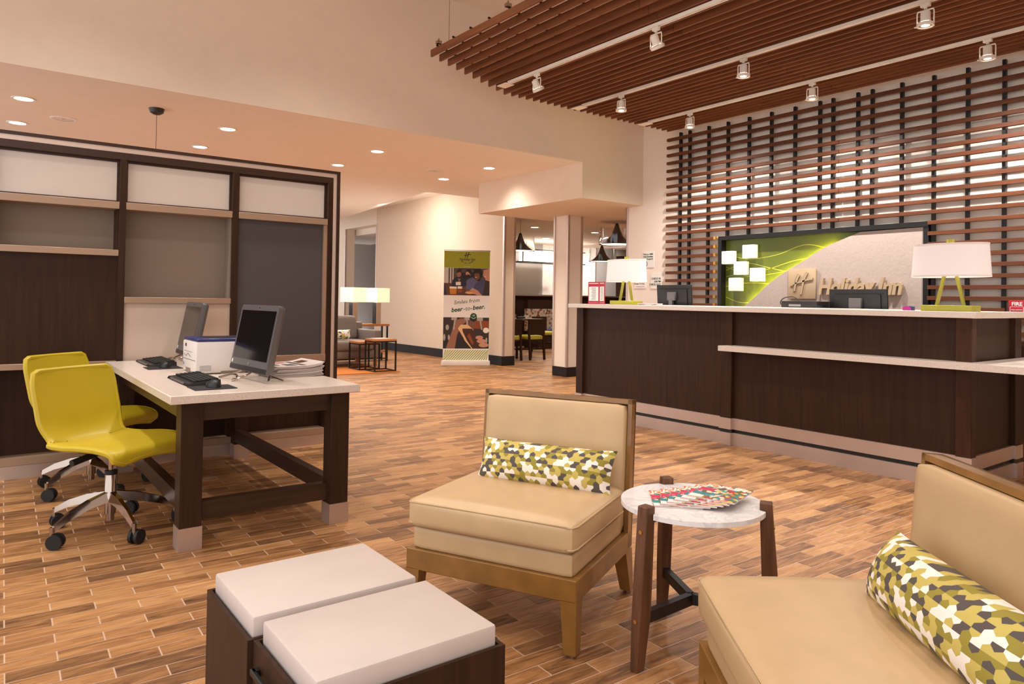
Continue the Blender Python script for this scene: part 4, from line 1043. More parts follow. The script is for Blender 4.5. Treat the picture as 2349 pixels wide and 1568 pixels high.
def lounge_chair(loc, rz, label):
    t = thing('lounge_chair', label, 'lounge chair', loc, rz, group='tan lounge chairs')
    W = 0.686
    mb = MB(); mb.box(0, 0.03, 0.0, W, 0.185, 0.262, 0.003, 1); mb.build('front_rail', 'bronze', t)
    for y in (0, W-0.03):
        mb = MB(); mb.box(0.03, 0.60, y, y+0.03, 0.185, 0.262, 0.003, 1); mb.build('side_rail', 'bronze', t)
    mb = MB(); mb.box(0.565, 0.60, 0.03, W-0.03, 0.185, 0.262); mb.build('back_rail', 'bronze', t)
    for y0, s in ((0, 1), (W, -1)):
        y1 = y0+s*0.058; yb = y0+s*0.044; ya, yc = min(y0, y1), max(y0, y1); yd, ye = min(y0, yb), max(y0, yb)
        lg = MB().hexa([(0.0, yd, 0.012), (0.044, yd, 0.012), (0.044, ye, 0.012), (0.0, ye, 0.012)], [(0.0, ya, 0.19), (0.058, ya, 0.19), (0.058, yc, 0.19), (0.0, yc, 0.19)]).build('leg', 'bronze', t)
        MB().cyl((0.022, (yd+ye)/2, 0.0), (0.022, (yd+ye)/2, 0.012), 0.016, n=12).build('glide', 'chrome', lg)
        lg = MB().hexa([(0.612, yd, 0.012), (0.652, yd, 0.012), (0.652, ye, 0.012), (0.612, ye, 0.012)], [(0.545, ya, 0.19), (0.625, ya, 0.19), (0.625, yc, 0.19), (0.545, yc, 0.19)]).build('leg', 'bronze', t)
        MB().cyl((0.632, (yd+ye)/2, 0.0), (0.632, (yd+ye)/2, 0.012), 0.016, n=12).build('glide', 'chrome', lg)
    # back frame: leaning open tray of gilt wood
    R = Matrix.Translation((0.575, 0, 0.20)) @ Matrix.Rotation(0.075, 4, 'Y')
    mb = MB(); mb.box(0.03, 0.045, 0.0, W, 0.0, 0.595); mb.box(-0.012, 0.045, 0.0, 0.018, 0.0, 0.595); mb.box(-0.012, 0.045, W-0.018, W, 0.0, 0.595); mb.box(-0.012, 0.045, 0.0, W, 0.577, 0.595); mb.xform(R)
    mb.build('back_frame', 'bronze', t)
    cushion(-0.045, 0.031, 0.02, W-0.02, 0.06, 0.574, 0.022, 0.0, 12).xform(R).build('back_pad', 'leather', t, True)
    cushion(0.012, 0.56, 0.018, W-0.018, 0.258, 0.345, 0.018, 0.0).build('seat_deck', 'leather', t, True)
    sc_ = cushion(-0.012, 0.545, 0.008, W-0.008, 0.343, 0.452, 0.026, 0.014, 14, 0.006).build('seat_cushion', 'leather', t, True)
    for z in (0.437, 0.362):
        P = [(-0.0095, 0.03, z), (-0.0095, W-0.03, z), (-0.002, W-0.014, z), (0.02, W-0.0055, z), (0.52, W-0.0055, z)]
        Q = [(p[0], W-p[1], p[2]) for p in P]
        MB().tube(P, 0.003, 6).tube(Q, 0.003, 6).build('seam', 'leather', sc_, True)
    return t
lounge_chair((1.627, 1.783, 0), math.radians(26.5), 'tan vinyl lounge chair with gilt wood frame, fully in view beside the round table')
lounge_chair((1.205, 0.745, 0), math.radians(-38.5), 'tan vinyl lounge chair cropped by the bottom right corner')

def pillow(loc, rz, tilt, label, L=0.60, Hh=0.185, T=0.088, roll=0.0, mat='hex', group='hexagon print lumbar pillows', cat='pillow', nm='lumbar_pillow', puff=1.0):
    mb = MB(); nu, nv = 30, 14
    for s in (-1, 1):
        def f(u, v):
            a = u*2-1; b = v*2-1
            y = a*L/2*(1-0.05*(1-abs(b)**2.0)*abs(a)**3); z = b*Hh/2*(1-0.10*(1-a*a)*0+0.06*abs(a)**6-0.03)
            th = T*max(0.0, (1-abs(a)**3.2))**0.62*max(0.0, (1-abs(b)**2.4))**0.62
            return Vector((s*th, y, z))
        mb.grid(f, nu, nv, (lambda u, v: (u*L+(0.31 if s > 0 else 0), v*Hh+0.07)))
    bmesh.ops.remove_doubles(mb.bm, verts=mb.bm.verts, dist=0.0002)
    mb.xform(Matrix.Rotation(tilt, 4, 'Y') @ Matrix.Rotation(roll, 4, 'X'))
    o = mb.build(nm, mat, None, True); o.location = loc; o.rotation_euler = (0, 0, rz)
    return tag(o, label, cat, group)
ca, sa = math.cos(math.radians(26.5)), math.sin(math.radians(26.5))
def loc1(x, y, z): return (1.627+x*ca-y*sa, 1.783+x*sa+y*ca, z)
pillow(loc1(0.44, 0.318, 0.520), math.radians(26.5), 0.42, 'lumbar pillow in lime, grey and white hexagons on the fully visible lounge chair')
cb_, sb = math.cos(math.radians(-38.5)), math.sin(math.radians(-38.5))
def loc2(x, y, z): return (1.205+x*cb_-y*sb, 0.745+x*sb+y*cb_, z)
pillow(loc2(0.44, 0.265, 0.53), math.radians(-38.5), 0.45, 'lumbar pillow in lime, grey and white hexagons on the cropped lounge chair')

# ================================================================ ROUND SIDE TABLE
TC = (2.03, 1.63)
t = thing('side_table', 'round white marble side table on three walnut legs', 'side table', (TC[0], TC[1], 0))
ANG = [62, 182, 302]; RT = 0.247
pts = []
for k in range(120):
    a = math.radians(k*3); r = RT
    for g in ANG:
        dl_ = abs(((k*3-g)+180) % 360-180)
        if dl_ <= 5: r = RT-0.022
    pts.append((r*math.cos(a), r*math.sin(a)))
mb = MB(); mb.prism(pts, 0.487, 0.503); mb.build('tabletop', 'marble', t)
for g in ANG:
    a = math.radians(g); d = Vector((math.cos(a), math.sin(a), 0)); n = Vector((-d.y, d.x, 0))
    def q(r, w, z): return d*r+n*w+Vector((0, 0, z))
    mb = MB()
    secs = [(0.262, 0.300, 0.015, 0.0), (0.238, 0.292, 0.019, 0.16), (0.232, 0.282, 0.021, 0.30), (0.224, 0.264, 0.021, 0.527)]
    rings = [[mb.bm.verts.new(q(r0, -w, z)), mb.bm.verts.new(q(r1, -w, z)), mb.bm.verts.new(q(r1, w, z)), mb.bm.verts.new(q(r0, w, z))] for r0, r1, w, z in secs]
    rings = [list(x) for x in rings]
    for A, Bq in zip(rings, rings[1:]):
        for i in range(4): mb.bm.faces.new((A[i], A[(i+1) % 4], Bq[(i+1) % 4], Bq[i]))
    mb.bm.faces.new(rings[0][::-1]); mb.bm.faces.new(rings[-1])
    bmesh.ops.bevel(mb.bm, geom=[e for e in mb.bm.edges], offset=0.0025, segments=1, affect='EDGES')
    lg = mb.build('leg', 'walnut', t)
    for z, r in ((0.445, 0.2705), (0.16, 0.2915)):
        MB().cyl(q(r-0.004, 0, z), q(r+0.003, 0, z), 0.007, n=12).build('bolt', 'brass', lg)
    mb = MB(); mb.hexa([q(0.0, -0.012, 0.145), q(0.245, -0.012, 0.145), q(0.245, 0.012, 0.145), q(0.0, 0.012, 0.145)], [q(0.0, -0.012, 0.182), q(0.245, -0.012, 0.182), q(0.245, 0.012, 0.182), q(0.0, 0.012, 0.182)]); mb.build('stretcher', 'blackmetal', t)
    MB().cyl(q(0, 0, 0.476), q(0.226, 0, 0.470), 0.005, n=8).build('support_rod', 'blackmetal', t)
MB().lathe([(0.0, 0.487), (0.05, 0.487), (0.05, 0.475), (0.0, 0.472)], n=20).build('hub', 'blackmetal', t, True)

# magazines fanned on the marble
COLS = [(226, 120, 40), (120, 70, 40), (236, 228, 214), (200, 40, 80), (60, 140, 150), (240, 190, 60), (90, 110, 50), (236, 214, 190), (180, 60, 40), (60, 50, 46)]
M['cover'] = patchwork('magazine_cover', COLS, 70)
M['cover_band_pink'] = plain('cover_pink', (206, 48, 92), 0.4); M['cover_band_teal'] = plain('cover_teal', (52, 136, 146), 0.4); M['cover_orange'] = plain('cover_orange', (232, 130, 40), 0.4)
MW, MH = 0.165, 0.20
nth = ['leftmost of the fan', 'second from the left', 'third from the left', 'fourth from the left', 'fifth from the left', 'on top of the fan, cover in full view']
for i in range(6):
    k = i/5; va = math.radians(47+(17-47)*k)
    tl = Vector((1.993+(2.172-1.993)*k, 1.800+(1.672-1.800)*k, 0))
    v = Vector((math.cos(va), math.sin(va), 0)); u = Vector((v.y, -v.x, 0))
    bl = tl-v*MH
    c = bl+u*MW/2+v*MH/2
    t = thing('magazine', 'glossy colourful magazine on the marble table, %s' % nth[i], 'magazine', (c.x, c.y, 0.503+0.0056*i), math.atan2(u.y, u.x), 'magazines fanned on the marble table')
    B(-MW/2, MW/2, -MH/2, MH/2, 0.0002, 0.0048, 'pages', 'paper', t)
    cv = B(-MW/2, MW/2+0.0005, -MH/2, MH/2, 0.0048, 0.0054, 'cover', 'cover', t)
    B(-MW/2+0.002, -MW/2+0.055, 0.0, 0.04, 0.0054, 0.0056, 'cover_picture', 'cover_band_pink', cv); B(-MW/2+0.002, -MW/2+0.05, -0.06, -0.028, 0.0054, 0.0056, 'cover_picture', 'cover_band_teal', cv)
    B(-MW/2+0.002, -MW/2+0.045, 0.066, 0.098, 0.0053, 0.00545, 'cover_picture', 'cover_orange', cv); B(-MW/2+0.002, -MW/2+0.05, -0.098, -0.066, 0.0054, 0.0056, 'cover_picture', 'white', cv)
    text('title', 'JOPLIN', 0.05, (-MW/2+0.006, 0.058, 0.0057), ((1, 0, 0), (0, 1, 0)), 'white', cv, bold=0.0012, extrude=0.0001, spacing=0.93)

# ================================================================ CUBE TABLES
def cube_table(x0, x1, y0, y1, label, handle):
    t = thing('cube_table', label, 'coffee table', ((x0+x1)/2, (y0+y1)/2, 0), 0, 'stone topped cube tables')
    hx, hy = (x1-x0)/2, (y1-y0)/2
    mb = MB(); mb.box(-hx-0.014, hx+0.014, -hy-0.012, hy+0.012, 0.02, 0.392); mb.build('body', 'espresso', t)
    for a in ((-hx-0.016, hx+0.016, -hy-0.014, -hy-0.004), (-hx-0.016, hx+0.016, hy+0.004, hy+0.014)):
        B(a[0], a[1], a[2], a[3], 0.02, 0.405, 'side_panel', 'espresso', t)
    for a in ((-hx-0.016, -hx-0.006), (hx+0.006, hx+0.016)): B(a[0], a[1], -hy-0.004, hy+0.004, 0.02, 0.405, 'end_panel', 'espresso', t)
    B(-hx+0.03, hx-0.03, -hy+0.03, hy-0.03, 0.0, 0.02, 'plinth', 'black', t)
    B(-hx, hx, -hy, hy, 0.392, 0.45, 'stone_top', 'concrete', t, bev=0.006, seg=2)
    if handle:
        mb = MB(); mb.box(-hx-0.034, -hx-0.024, hy-0.13, hy-0.02, 0.345, 0.36, 0.002, 1); mb.box(-hx-0.03, -hx-0.012, hy-0.125, hy-0.11, 0.345, 0.36); mb.box(-hx-0.03, -hx-0.012, hy-0.04, hy-0.025, 0.345, 0.36); mb.build('handle', 'blackmetal', t)
    return t
cube_table(0.536, 0.970, 1.70, 2.028, 'pale stone topped cube table further from the camera', False)
cube_table(0.548, 0.980, 1.345, 1.668, 'pale stone topped cube table nearest the camera, with a dark pull', True)

# ================================================================ ROLL-UP BANNER
bw = 0.85
t = thing('roll_up_banner', 'tall roll-up banner with green header, people drinking and beer pouring photos', 'banner', (7.10, 10.805, 0), math.atan2(10.606-11.002, 7.478-6.727))
# local: x right, z up, facing -y
B(-bw/2-0.01, bw/2+0.01, -0.05, 0.05, 0.0, 0.09, 'base_cassette', 'whitemetal', t, bev=0.01, seg=2)
B(-bw/2+0.012, bw/2-0.012, -0.002, 0.002, 0.09, 2.06, 'banner_sheet', 'white', t)
B(-bw/2+0.004, bw/2-0.004, -0.008, 0.008, 2.055, 2.08, 'top_rail', 'chrome', t)
MB().cyl((0, 0.02, 0.05), (0, 0.015, 2.06), 0.008, n=8).build('support_pole', 'chrome', t)
HX = bw/2-0.012
def flat(shapes, name, z, mats):
    mb = MB()
    for i, (mi, pl) in enumerate(shapes):
        mb.mi = mi; mb.poly([(x, -0.0022-0.00012*(i+1), zz) for x, zz in pl])
    return mb.build(name, mats, t, fix=False)
def rect(x0, x1, z0, z1): return [(x0, z0), (x1, z0), (x1, z1), (x0, z1)]
def ell(cx, cz, rx, rz, n=18, a0=0): return [(cx+rx*math.cos(2*PI*k/n+a0), cz+rz*math.sin(2*PI*k/n+a0)) for k in range(n)]
B(-HX, HX, -0.0024, -0.002, 1.755, 2.055, 'green_header', 'limeprint', t)
TX = ((1, 0, 0), (0, 0, 1))
text('brand_lettering', 'Holiday Inn', 0.062, (0.0, -0.0026, 1.892), TX, 'navyink', t, align='CENTER', shear=0.2, bold=0.001, extrude=0.0001)
def bstroke(pts, w0, w1):
    P = smoothpath([Vector((a, b, 0)) for a, b in pts], 5); n = len(P); mb = MB(); L, R = [], []
    for i, p in enumerate(P):
        d = (P[min(i+1, n-1)]-P[max(i-1, 0)]).normalized(); nn = Vector((-d.y, d.x, 0))*(w0+(w1-w0)*i/(n-1))/2; L.append(p+nn); R.append(p-nn)
    for i in range(n-1): mb.poly([(L[i].x, -0.0028, L[i].y), (L[i+1].x, -0.0028, L[i+1].y), (R[i+1].x, -0.0028, R[i+1].y), (R[i].x, -0.0028, R[i].y)])
    return mb
s = 0.125; c = (0.0, 1.985)
for pts in ([(-0.30, -0.34), (-0.22, 0.0), (-0.08, 0.40)], [(0.02, -0.42), (0.10, 0.0), (0.24, 0.44)], [(-0.46, -0.06), (-0.1, 0.02), (0.2, 0.10), (0.5, 0.14)]):
    bstroke([(c[0]+a*s, c[1]+b*s) for a, b in pts], 0.010, 0.014).build('emblem', 'navyink', t, fix=False)
word = 'SMILES AHEAD'
for i, ch in enumerate(word):
    if ch == ' ': continue
    a = math.radians(-150+120*(i+0.5)/len(word)); R_ = 0.135; cx_, cz_ = R_*math.cos(a), 1.945+R_*math.sin(a)*0.85
    ux = Vector((-math.sin(a), 0, math.cos(a))); uz = Vector((-math.cos(a), 0, -math.sin(a)))
    text('slogan_letter', ch, 0.030, (cx_, -0.0026, cz_), (ux, uz), 'navyink', t, align='CENTER', bold=0.0008, extrude=0.0001)
text('small_print', 'AN IHG HOTEL', 0.016, (0, -0.0026, 1.772), TX, 'white', t, align='CENTER', extrude=0.0001)
# upper photograph: friends at a bar table
cols = {'dk': (34, 26, 24), 'wall': (84, 68, 58), 'win': (196, 186, 176), 'sk1': (150, 100, 76), 'sk2': (196, 140, 112), 'sk3': (120, 76, 54), 'hair': (26, 18, 16), 'navy': (34, 34, 56), 'blue': (92, 92, 128), 'slate': (66, 66, 96), 'beer': (196, 122, 34), 'foam': (236, 226, 208), 'table': (92, 56, 38), 'teeth': (240, 232, 226), 'bun': (190, 130, 70), 'steel': (170, 158, 150), 'brown': (70, 30, 16), 'amber': (140, 66, 26), 'cream': (224, 180, 130), 'shadow': (52, 36, 30)}
KEY = list(cols); PM = [plain('print_'+k, v, 0.55, 0, 0.05, 30) for k, v in cols.items()]
def S_(k, pl): return (KEY.index(k), pl)
z0, z1 = 1.262, 1.752
ph = [S_('wall', rect(-HX, HX, z0, z1)), S_('win', rect(-HX, -0.24, z0+0.2, z1)), S_('shadow', rect(-0.33, -0.31, z0+0.2, z1)), S_('shadow', rect(-0.28, -0.265, z0+0.2, z1)), S_('dk', rect(-0.16, 0.25, z0+0.26, z1)), S_('wall', rect(-0.1, 0.12, z1-0.08, z1-0.02)),
      S_('table', [(-HX, z0), (0.3, z0), (0.05, z0+0.2), (-HX, z0+0.22)]),
      S_('navy', [(-0.27, z0+0.16), (0.0, z0+0.16), (-0.02, z0+0.28), (-0.09, z0+0.33), (-0.2, z0+0.33), (-0.26, z0+0.27)]), S_('sk1', [(-0.165, z0+0.30), (-0.115, z0+0.30), (-0.14, z0+0.22)]), S_('sk1', ell(-0.145, z0+0.385, 0.042, 0.058)), S_('hair', [(-0.19, z0+0.40), (-0.185, z0+0.45), (-0.14, z0+0.46), (-0.10, z0+0.44), (-0.1, z0+0.40), (-0.13, z0+0.42)]),
      S_('blue', [(-0.02, z0+0.1), (0.2, z0+0.1), (0.2, z0+0.26), (0.1, z0+0.33), (0.0, z0+0.28)]), S_('sk2', ell(0.02, z0+0.385, 0.045, 0.06)), S_('hair', [(-0.03, z0+0.42), (0.0, z0+0.465), (0.06, z0+0.47), (0.09, z0+0.42), (0.085, z0+0.32), (0.06, z0+0.38), (0.02, z0+0.43)]), S_('hair', [(-0.02, z0+0.37), (0.05, z0+0.38), (0.06, z0+0.33), (0.02, z0+0.315), (-0.015, z0+0.335)]),
      S_('slate', [(0.12, z0), (0.36, z0), (0.38, z0+0.22), (0.28, z0+0.3), (0.16, z0+0.22), (0.1, z0+0.1)]), S_('sk3', ell(0.185, z0+0.36, 0.052, 0.075)), S_('hair', [(0.11, z0+0.40), (0.13, z0+0.48), (0.24, z0+0.49), (0.29, z0+0.42), (0.27, z0+0.31), (0.235, z0+0.33), (0.22, z0+0.40)]), S_('teeth', rect(0.15, 0.18, z0+0.325, z0+0.335)),
      S_('shadow', [(0.29, z0), (HX, z0), (HX, z1), (0.36, z1), (0.34, z0+0.3)]), S_('sk2', [(0.30, z0+0.46), (HX, z1), (HX, z0+0.26), (0.34, z0+0.28), (0.32, z0+0.33), (0.29, z0+0.36)]), S_('teeth', rect(0.315, 0.345, z0+0.335, z0+0.347)),
      S_('sk2', [(0.04, z0+0.07), (0.1, z0+0.14), (0.2, z0+0.09), (0.28, z0), (0.2, z0)]), S_('bun', ell(0.06, z0+0.055, 0.085, 0.03)), S_('cream', ell(0.06, z0+0.045, 0.09, 0.012)),
      S_('beer', [(-0.30, z0+0.02), (-0.19, z0+0.02), (-0.18, z0+0.12), (-0.31, z0+0.12)]), S_('foam', rect(-0.31, -0.18, z0+0.12, z0+0.155)), S_('amber', [(-0.16, z0+0.05), (-0.09, z0+0.05), (-0.085, z0+0.12), (-0.165, z0+0.12)]), S_('foam', rect(-0.165, -0.085, z0+0.12, z0+0.16)), S_('foam', rect(-0.2, -0.11, z0+0.18, z0+0.24)), S_('navy', [(-HX, z0), (-0.36, z0), (-0.40, z0+0.2), (-HX, z0+0.22)])]
flat(ph, 'photo_print', 0, PM)
# white slogan band
TS = ((math.cos(0.12), 0, math.sin(0.12)), (-math.sin(0.12), 0, math.cos(0.12)))
text('slogan', 'Smiles from', 0.098, (-0.23, -0.0026, 1.095), TS, 'ink', t, shear=0.25, extrude=0.0001)
x_ = -0.275
for body, bold in (('beer', 0.003), ('-to-', 0.0), ('beer.', 0.003)):
    me = text_mesh(body, 0.108, 0.0001, 0.25, 'LEFT', bold)
    w_ = max(v.co.x-0.25*v.co.y for v in me.vertices)
    me.transform(frame_mat((x_*math.cos(0.12), -0.0026, 0.99+x_*math.sin(0.12)), *TS)); link_mesh('slogan', me, 'ink', t)
    x_ += w_+0.012
# lower photograph: beer being poured
z0, z1 = 0.305, 0.865
ph = [S_('shadow', rect(-HX, HX, z0, z1)), S_('amber', rect(0.08, HX, z1-0.2, z1-0.06)), S_('dk', rect(-HX, HX, z0, z0+0.22)), S_('sk3', ell(0.1, z1-0.13, 0.06, 0.1)), S_('hair', [(0.05, z1), (0.16, z1), (0.15, z1-0.08), (0.09, z1-0.06)]),
      S_('sk1', [(-0.36, z0), (-0.2, z0), (-0.16, z0+0.25), (-0.06, z0+0.46), (-0.08, z1-0.01), (-0.2, z1-0.06), (-0.26, z0+0.3)]), S_('sk1', [(-0.2, z1-0.08), (-0.02, z1), (0.02, z1-0.06), (-0.1, z1-0.16)]),
      S_('steel', rect(-0.27, -0.17, z1-0.05, z1)), S_('steel', [(-0.24, z1-0.22), (-0.21, z1-0.22), (-0.19, z1-0.05), (-0.22, z1-0.05)]), S_('steel', rect(-0.03, 0.06, z1-0.05, z1)), S_('steel', rect(0.0, 0.035, z1-0.13, z1-0.05)), S_('steel', rect(0.19, 0.3, z1-0.06, z1)), S_('steel', [(0.24, z1-0.06), (0.27, z1-0.06), (0.295, z1-0.22), (0.27, z1-0.22)]),
      S_('cream', [(-0.15, z1-0.2), (-0.1, z1-0.13), (0.03, z1-0.13), (0.13, z1-0.22), (0.24, z0+0.03), (0.1, z0), (-0.02, z0+0.14), (-0.05, z0+0.2)]), S_('brown', [(-0.07, z1-0.2), (0.10, z1-0.2), (0.14, z1-0.24), (0.25, z0+0.04), (0.22, z0), (0.12, z0), (0.02, z0+0.14), (-0.06, z0+0.3)]), S_('amber', [(0.02, z0+0.22), (0.06, z0+0.28), (0.14, z0+0.1), (0.12, z0+0.06)]),
      S_('sk2', ell(0.24, z0+0.20, 0.07, 0.035)), S_('sk2', ell(0.28, z0+0.135, 0.085, 0.04)), S_('sk2', ell(0.32, z0+0.065, 0.09, 0.042)), S_('foam', ell(0.36, z0+0.33, 0.055, 0.05)),
      S_('steel', ell(-0.34, z0+0.38, 0.03, 0.05)), S_('steel', ell(-0.39, z0+0.2, 0.02, 0.06)), S_('steel', ell(-0.31, z0+0.2, 0.018, 0.05)), S_('steel', ell(0.37, z0+0.15, 0.018, 0.05))]
flat(ph, 'photo_print', 0, PM)
mb = MB(); mb.poly([(x, -0.0062, z) for x, z in ell(0.13, 0.885, 0.06, 0.06, 28)]); mb.build('smile_badge', 'ink', t, fix=False)
mb = MB(); mb.tube([(0.13+0.04*math.cos(a), -0.0065, 0.885+0.036*math.sin(a)) for a in [math.radians(200+14*k) for k in range(11)]], 0.004, 6); mb.tube([(0.118, -0.0065, 0.888), (0.126, -0.0065, 0.918)], 0.005, 6); mb.tube([(0.14, -0.0065, 0.888), (0.148, -0.0065, 0.918)], 0.005, 6); mb.build('smile_mark', 'white', t)
mb = MB()
for k in range(21):
    x = -HX-0.13+0.045*k
    pl = [(x, 0.10), (x+0.021, 0.10), (x+0.021+0.17, 0.28), (x+0.17, 0.28)]
    pl = [(max(-HX, min(HX, a)), b) for a, b in pl]
    if pl[0][0] < pl[1][0] or pl[3][0] < pl[2][0]: mb.poly([(a, -0.0026, b) for a, b in pl])
mb.build('striped_print', 'limeprint', t, fix=False)

# ================================================================ LOUNGE beyond the partition
o = B(2.6, 5.55, 10.38, 11.95, 0.0, 0.012, 'area_rug', 'rug'); tag(o, 'orange patterned area rug under the small nesting tables', 'rug')
t = thing('sofa', 'grey fabric sofa beyond the partition', 'sofa', (4.7, 11.75, 0.012))
for x0, x1 in ((-1.0, -0.02), (-0.02, 0.86)):
    cushion(x0+0.005, x1-0.005, -0.42, 0.22, 0.27, 0.44, 0.05, 0.01, 8).build('seat_cushion', 'sofa', t, True)
    m_ = cushion(x0+0.01, x1-0.01, -0.09, 0.09, 0.0, 0.44, 0.06, 0.0, 8); m_.xform(Matrix.Translation((0, 0.30, 0.42)) @ Matrix.Rotation(-0.22, 4, 'X')); m_.build('back_cushion', 'sofa', t, True)
B(-1.0, 1.0, -0.38, 0.45, 0.14, 0.28, 'base', 'sofa', t, bev=0.02); B(-1.0, 1.0, 0.36, 0.48, 0.14, 0.74, 'back', 'sofa', t, bev=0.03)
B(0.87, 1.0, -0.40, 0.46, 0.14, 0.62, 'arm', 'sofa', t, bev=0.03)
for x in (-0.95, 0.9):
    for y in (-0.34, 0.40): B(x, x+0.05, y, y+0.05, 0.0, 0.15, 'leg', 'oak', t)
for x, lab in ((5.02, 'long patterned cushion lying on the sofa beside its arm'), (4.5, 'long patterned cushion on the sofa, cut off by the partition')):
    M['sofapat'] = M.get('sofapat') or patchwork('cushion_pattern', [(226, 216, 204), (196, 176, 60), (230, 222, 210), (70, 70, 96), (216, 206, 190)], 26)
    pillow((x, 11.62, 0.555), math.radians(90), 0.35, lab, 0.46, 0.17, 0.06, 0, 'sofapat', 'patterned sofa cushions', 'cushion', 'sofa_cushion')
def frame_table(x0, x1, y0, y1, h, label, grp='nesting tables by the sofa', z=0.012):
    t = thing('nesting_table', label, 'side table', ((x0+x1)/2, (y0+y1)/2, z), group=grp)
    hx, hy = (x1-x0)/2, (y1-y0)/2
    B(-hx-0.01, hx+0.01, -hy-0.01, hy+0.01, h-0.03, h, 'tabletop', 'oak', t)
    for sx in (-1, 1):
        for sy in (-1, 1): B(sx*hx-0.011, sx*hx+0.011, sy*hy-0.011, sy*hy+0.011, 0, h-0.03, 'leg', 'blackmetal', t)
    mb = MB()
    for sy in (-1, 1): mb.box(-hx, hx, sy*hy-0.009, sy*hy+0.009, 0.0, 0.018); mb.box(-hx, hx, sy*hy-0.009, sy*hy+0.009, h-0.05, h-0.031)
    for sx in (-1, 1): mb.box(sx*hx-0.009, sx*hx+0.009, -hy, hy, 0.0, 0.018); mb.box(sx*hx-0.009, sx*hx+0.009, -hy, hy, h-0.05, h-0.031)
    mb.build('frame', 'blackmetal', t); return t
frame_table(5.05, 5.40, 10.83, 11.22, 0.46, 'lower of the two wood topped nesting tables in front of the sofa')
frame_table(5.13, 5.50, 10.44, 10.78, 0.52, 'taller of the two wood topped nesting tables, holding a magazine')
o = B(5.18, 5.42, 10.50, 10.72, 0.532, 0.54, 'open_magazine', 'paper'); tag(o, 'open magazine on the taller nesting table', 'magazine')
c = thing('console_table', 'narrow console table with black frame behind the sofa arm', 'console table', (5.85, 12.45, 0))
B(-0.7, 0.5, -0.13, 0.13, 0.66, 0.70, 'tabletop', 'oak', c); B(-0.66, 0.46, -0.11, 0.11, 0.16, 0.19, 'shelf', 'oak', c)
for x in (-0.66, 0.46):
    for y in (-0.11, 0.11): B(x-0.015, x+0.015, y-0.015, y+0.015, 0, 0.66, 'leg', 'blackmetal', c)
MB().box(-0.66, 0.46, -0.12, -0.10, 0.04, 0.06).box(-0.66, 0.46, 0.10, 0.12, 0.04, 0.06).build('floor_rail', 'blackmetal', c)
for x, lab in ((5.66, 'glowing square shade lamp on the console, left one'), (6.14, 'glowing square shade lamp on the console, right one')):
    l = thing('table_lamp', lab, 'lamp', (x, 12.45, 0.70), 0.35, 'square shade lamps on the console')
    mb = MB(); mb.box(-0.06, 0.06, -0.05, 0.05, 0, 0.40); mb.build('body', 'blackmetal', l); B(-0.061, 0.061, -0.052, -0.05, 0.0, 0.40, 'inlay', 'chrome', l)
    mb = MB(); mb.box(-0.17, 0.17, -0.17, -0.165, 0.41, 0.68); mb.box(-0.17, 0.17, 0.165, 0.17, 0.41, 0.68); mb.box(-0.17, -0.165, -0.165, 0.165, 0.41, 0.68); mb.box(0.165, 0.17, -0.165, 0.165, 0.41, 0.68); mb.build('lamp_shade', 'shade_box', l)
    MB().cyl((0, 0, 0.4), (0, 0, 0.70), 0.006, n=8).box(-0.165, 0.165, -0.003, 0.003, 0.66, 0.665).build('stem', 'chrome', l)
    light('POINT', (x, 12.45, 1.25), 12, WARM, size=0.05)

# ================================================================ DINING ROOM
def dining_chair(loc, rz, label):
    t = thing('dining_chair', label, 'chair', loc, rz, group='dining chairs')
    # faces +y locally, back at -y
    cushion(-0.20, 0.20, -0.20, 0.22, 0.40, 0.48, 0.025, 0.012, 6).build('seat', 'limeseat', t, True)
    B(-0.21, 0.21, -0.215, -0.18, 0.50, 0.815, 'backrest', 'espresso', t)
    for x in (-0.20, 0.165): MB().hexa([(x, -0.26, 0), (x+0.035, -0.26, 0), (x+0.035, -0.22, 0), (x, -0.22, 0)], [(x, -0.215, 0.52), (x+0.035, -0.215, 0.52), (x+0.035, -0.18, 0.52), (x, -0.18, 0.52)]).build('leg', 'espresso', t)
    for x in (-0.20, 0.165): B(x, x+0.035, 0.18, 0.215, 0, 0.40, 'leg', 'espresso', t)
    B(-0.18, 0.18, -0.01, 0.02, 0.19, 0.215, 'stretcher', 'espresso', t); B(-0.2, -0.175, -0.22, 0.2, 0.2, 0.225, 'stretcher', 'espresso', t); B(0.175, 0.2, -0.22, 0.2, 0.2, 0.225, 'stretcher', 'espresso', t)
    B(-0.2, 0.2, -0.19, 0.2, 0.37, 0.40, 'seat_frame', 'espresso', t)
    return t
dining_chair((9.03, 11.38, 0), 0, 'dining chair with dark back and lime seat, right of the two nearest the opening')
dining_chair((8.46, 11.40, 0), 0, 'dining chair with dark back and lime seat, left one, half behind the wall end')
dining_chair((8.95, 12.95, 0), PI, 'dining chair with lime seat on the far side of the set table')
dining_chair((10.5, 12.7, 0), PI, 'dining chair with lime seat further right, beside the column')
t = thing('dining_table', 'set dining table with dark edge and round black base', 'table', (8.9, 12.1, 0))
B(-0.75, 0.75, -0.4, 0.4, 0.765, 0.80, 'tabletop', 'walnut', t); MB().cyl((0, 0, 0.03), (0, 0, 0.765), 0.04, n=14).build('pedestal', 'blackmetal', t, True); MB().lathe([(0, 0.04), (0.1, 0.035), (0.3, 0.012), (0.31, 0.0), (0.0, 0.0)], n=28).build('base', 'blackmetal', t, True)
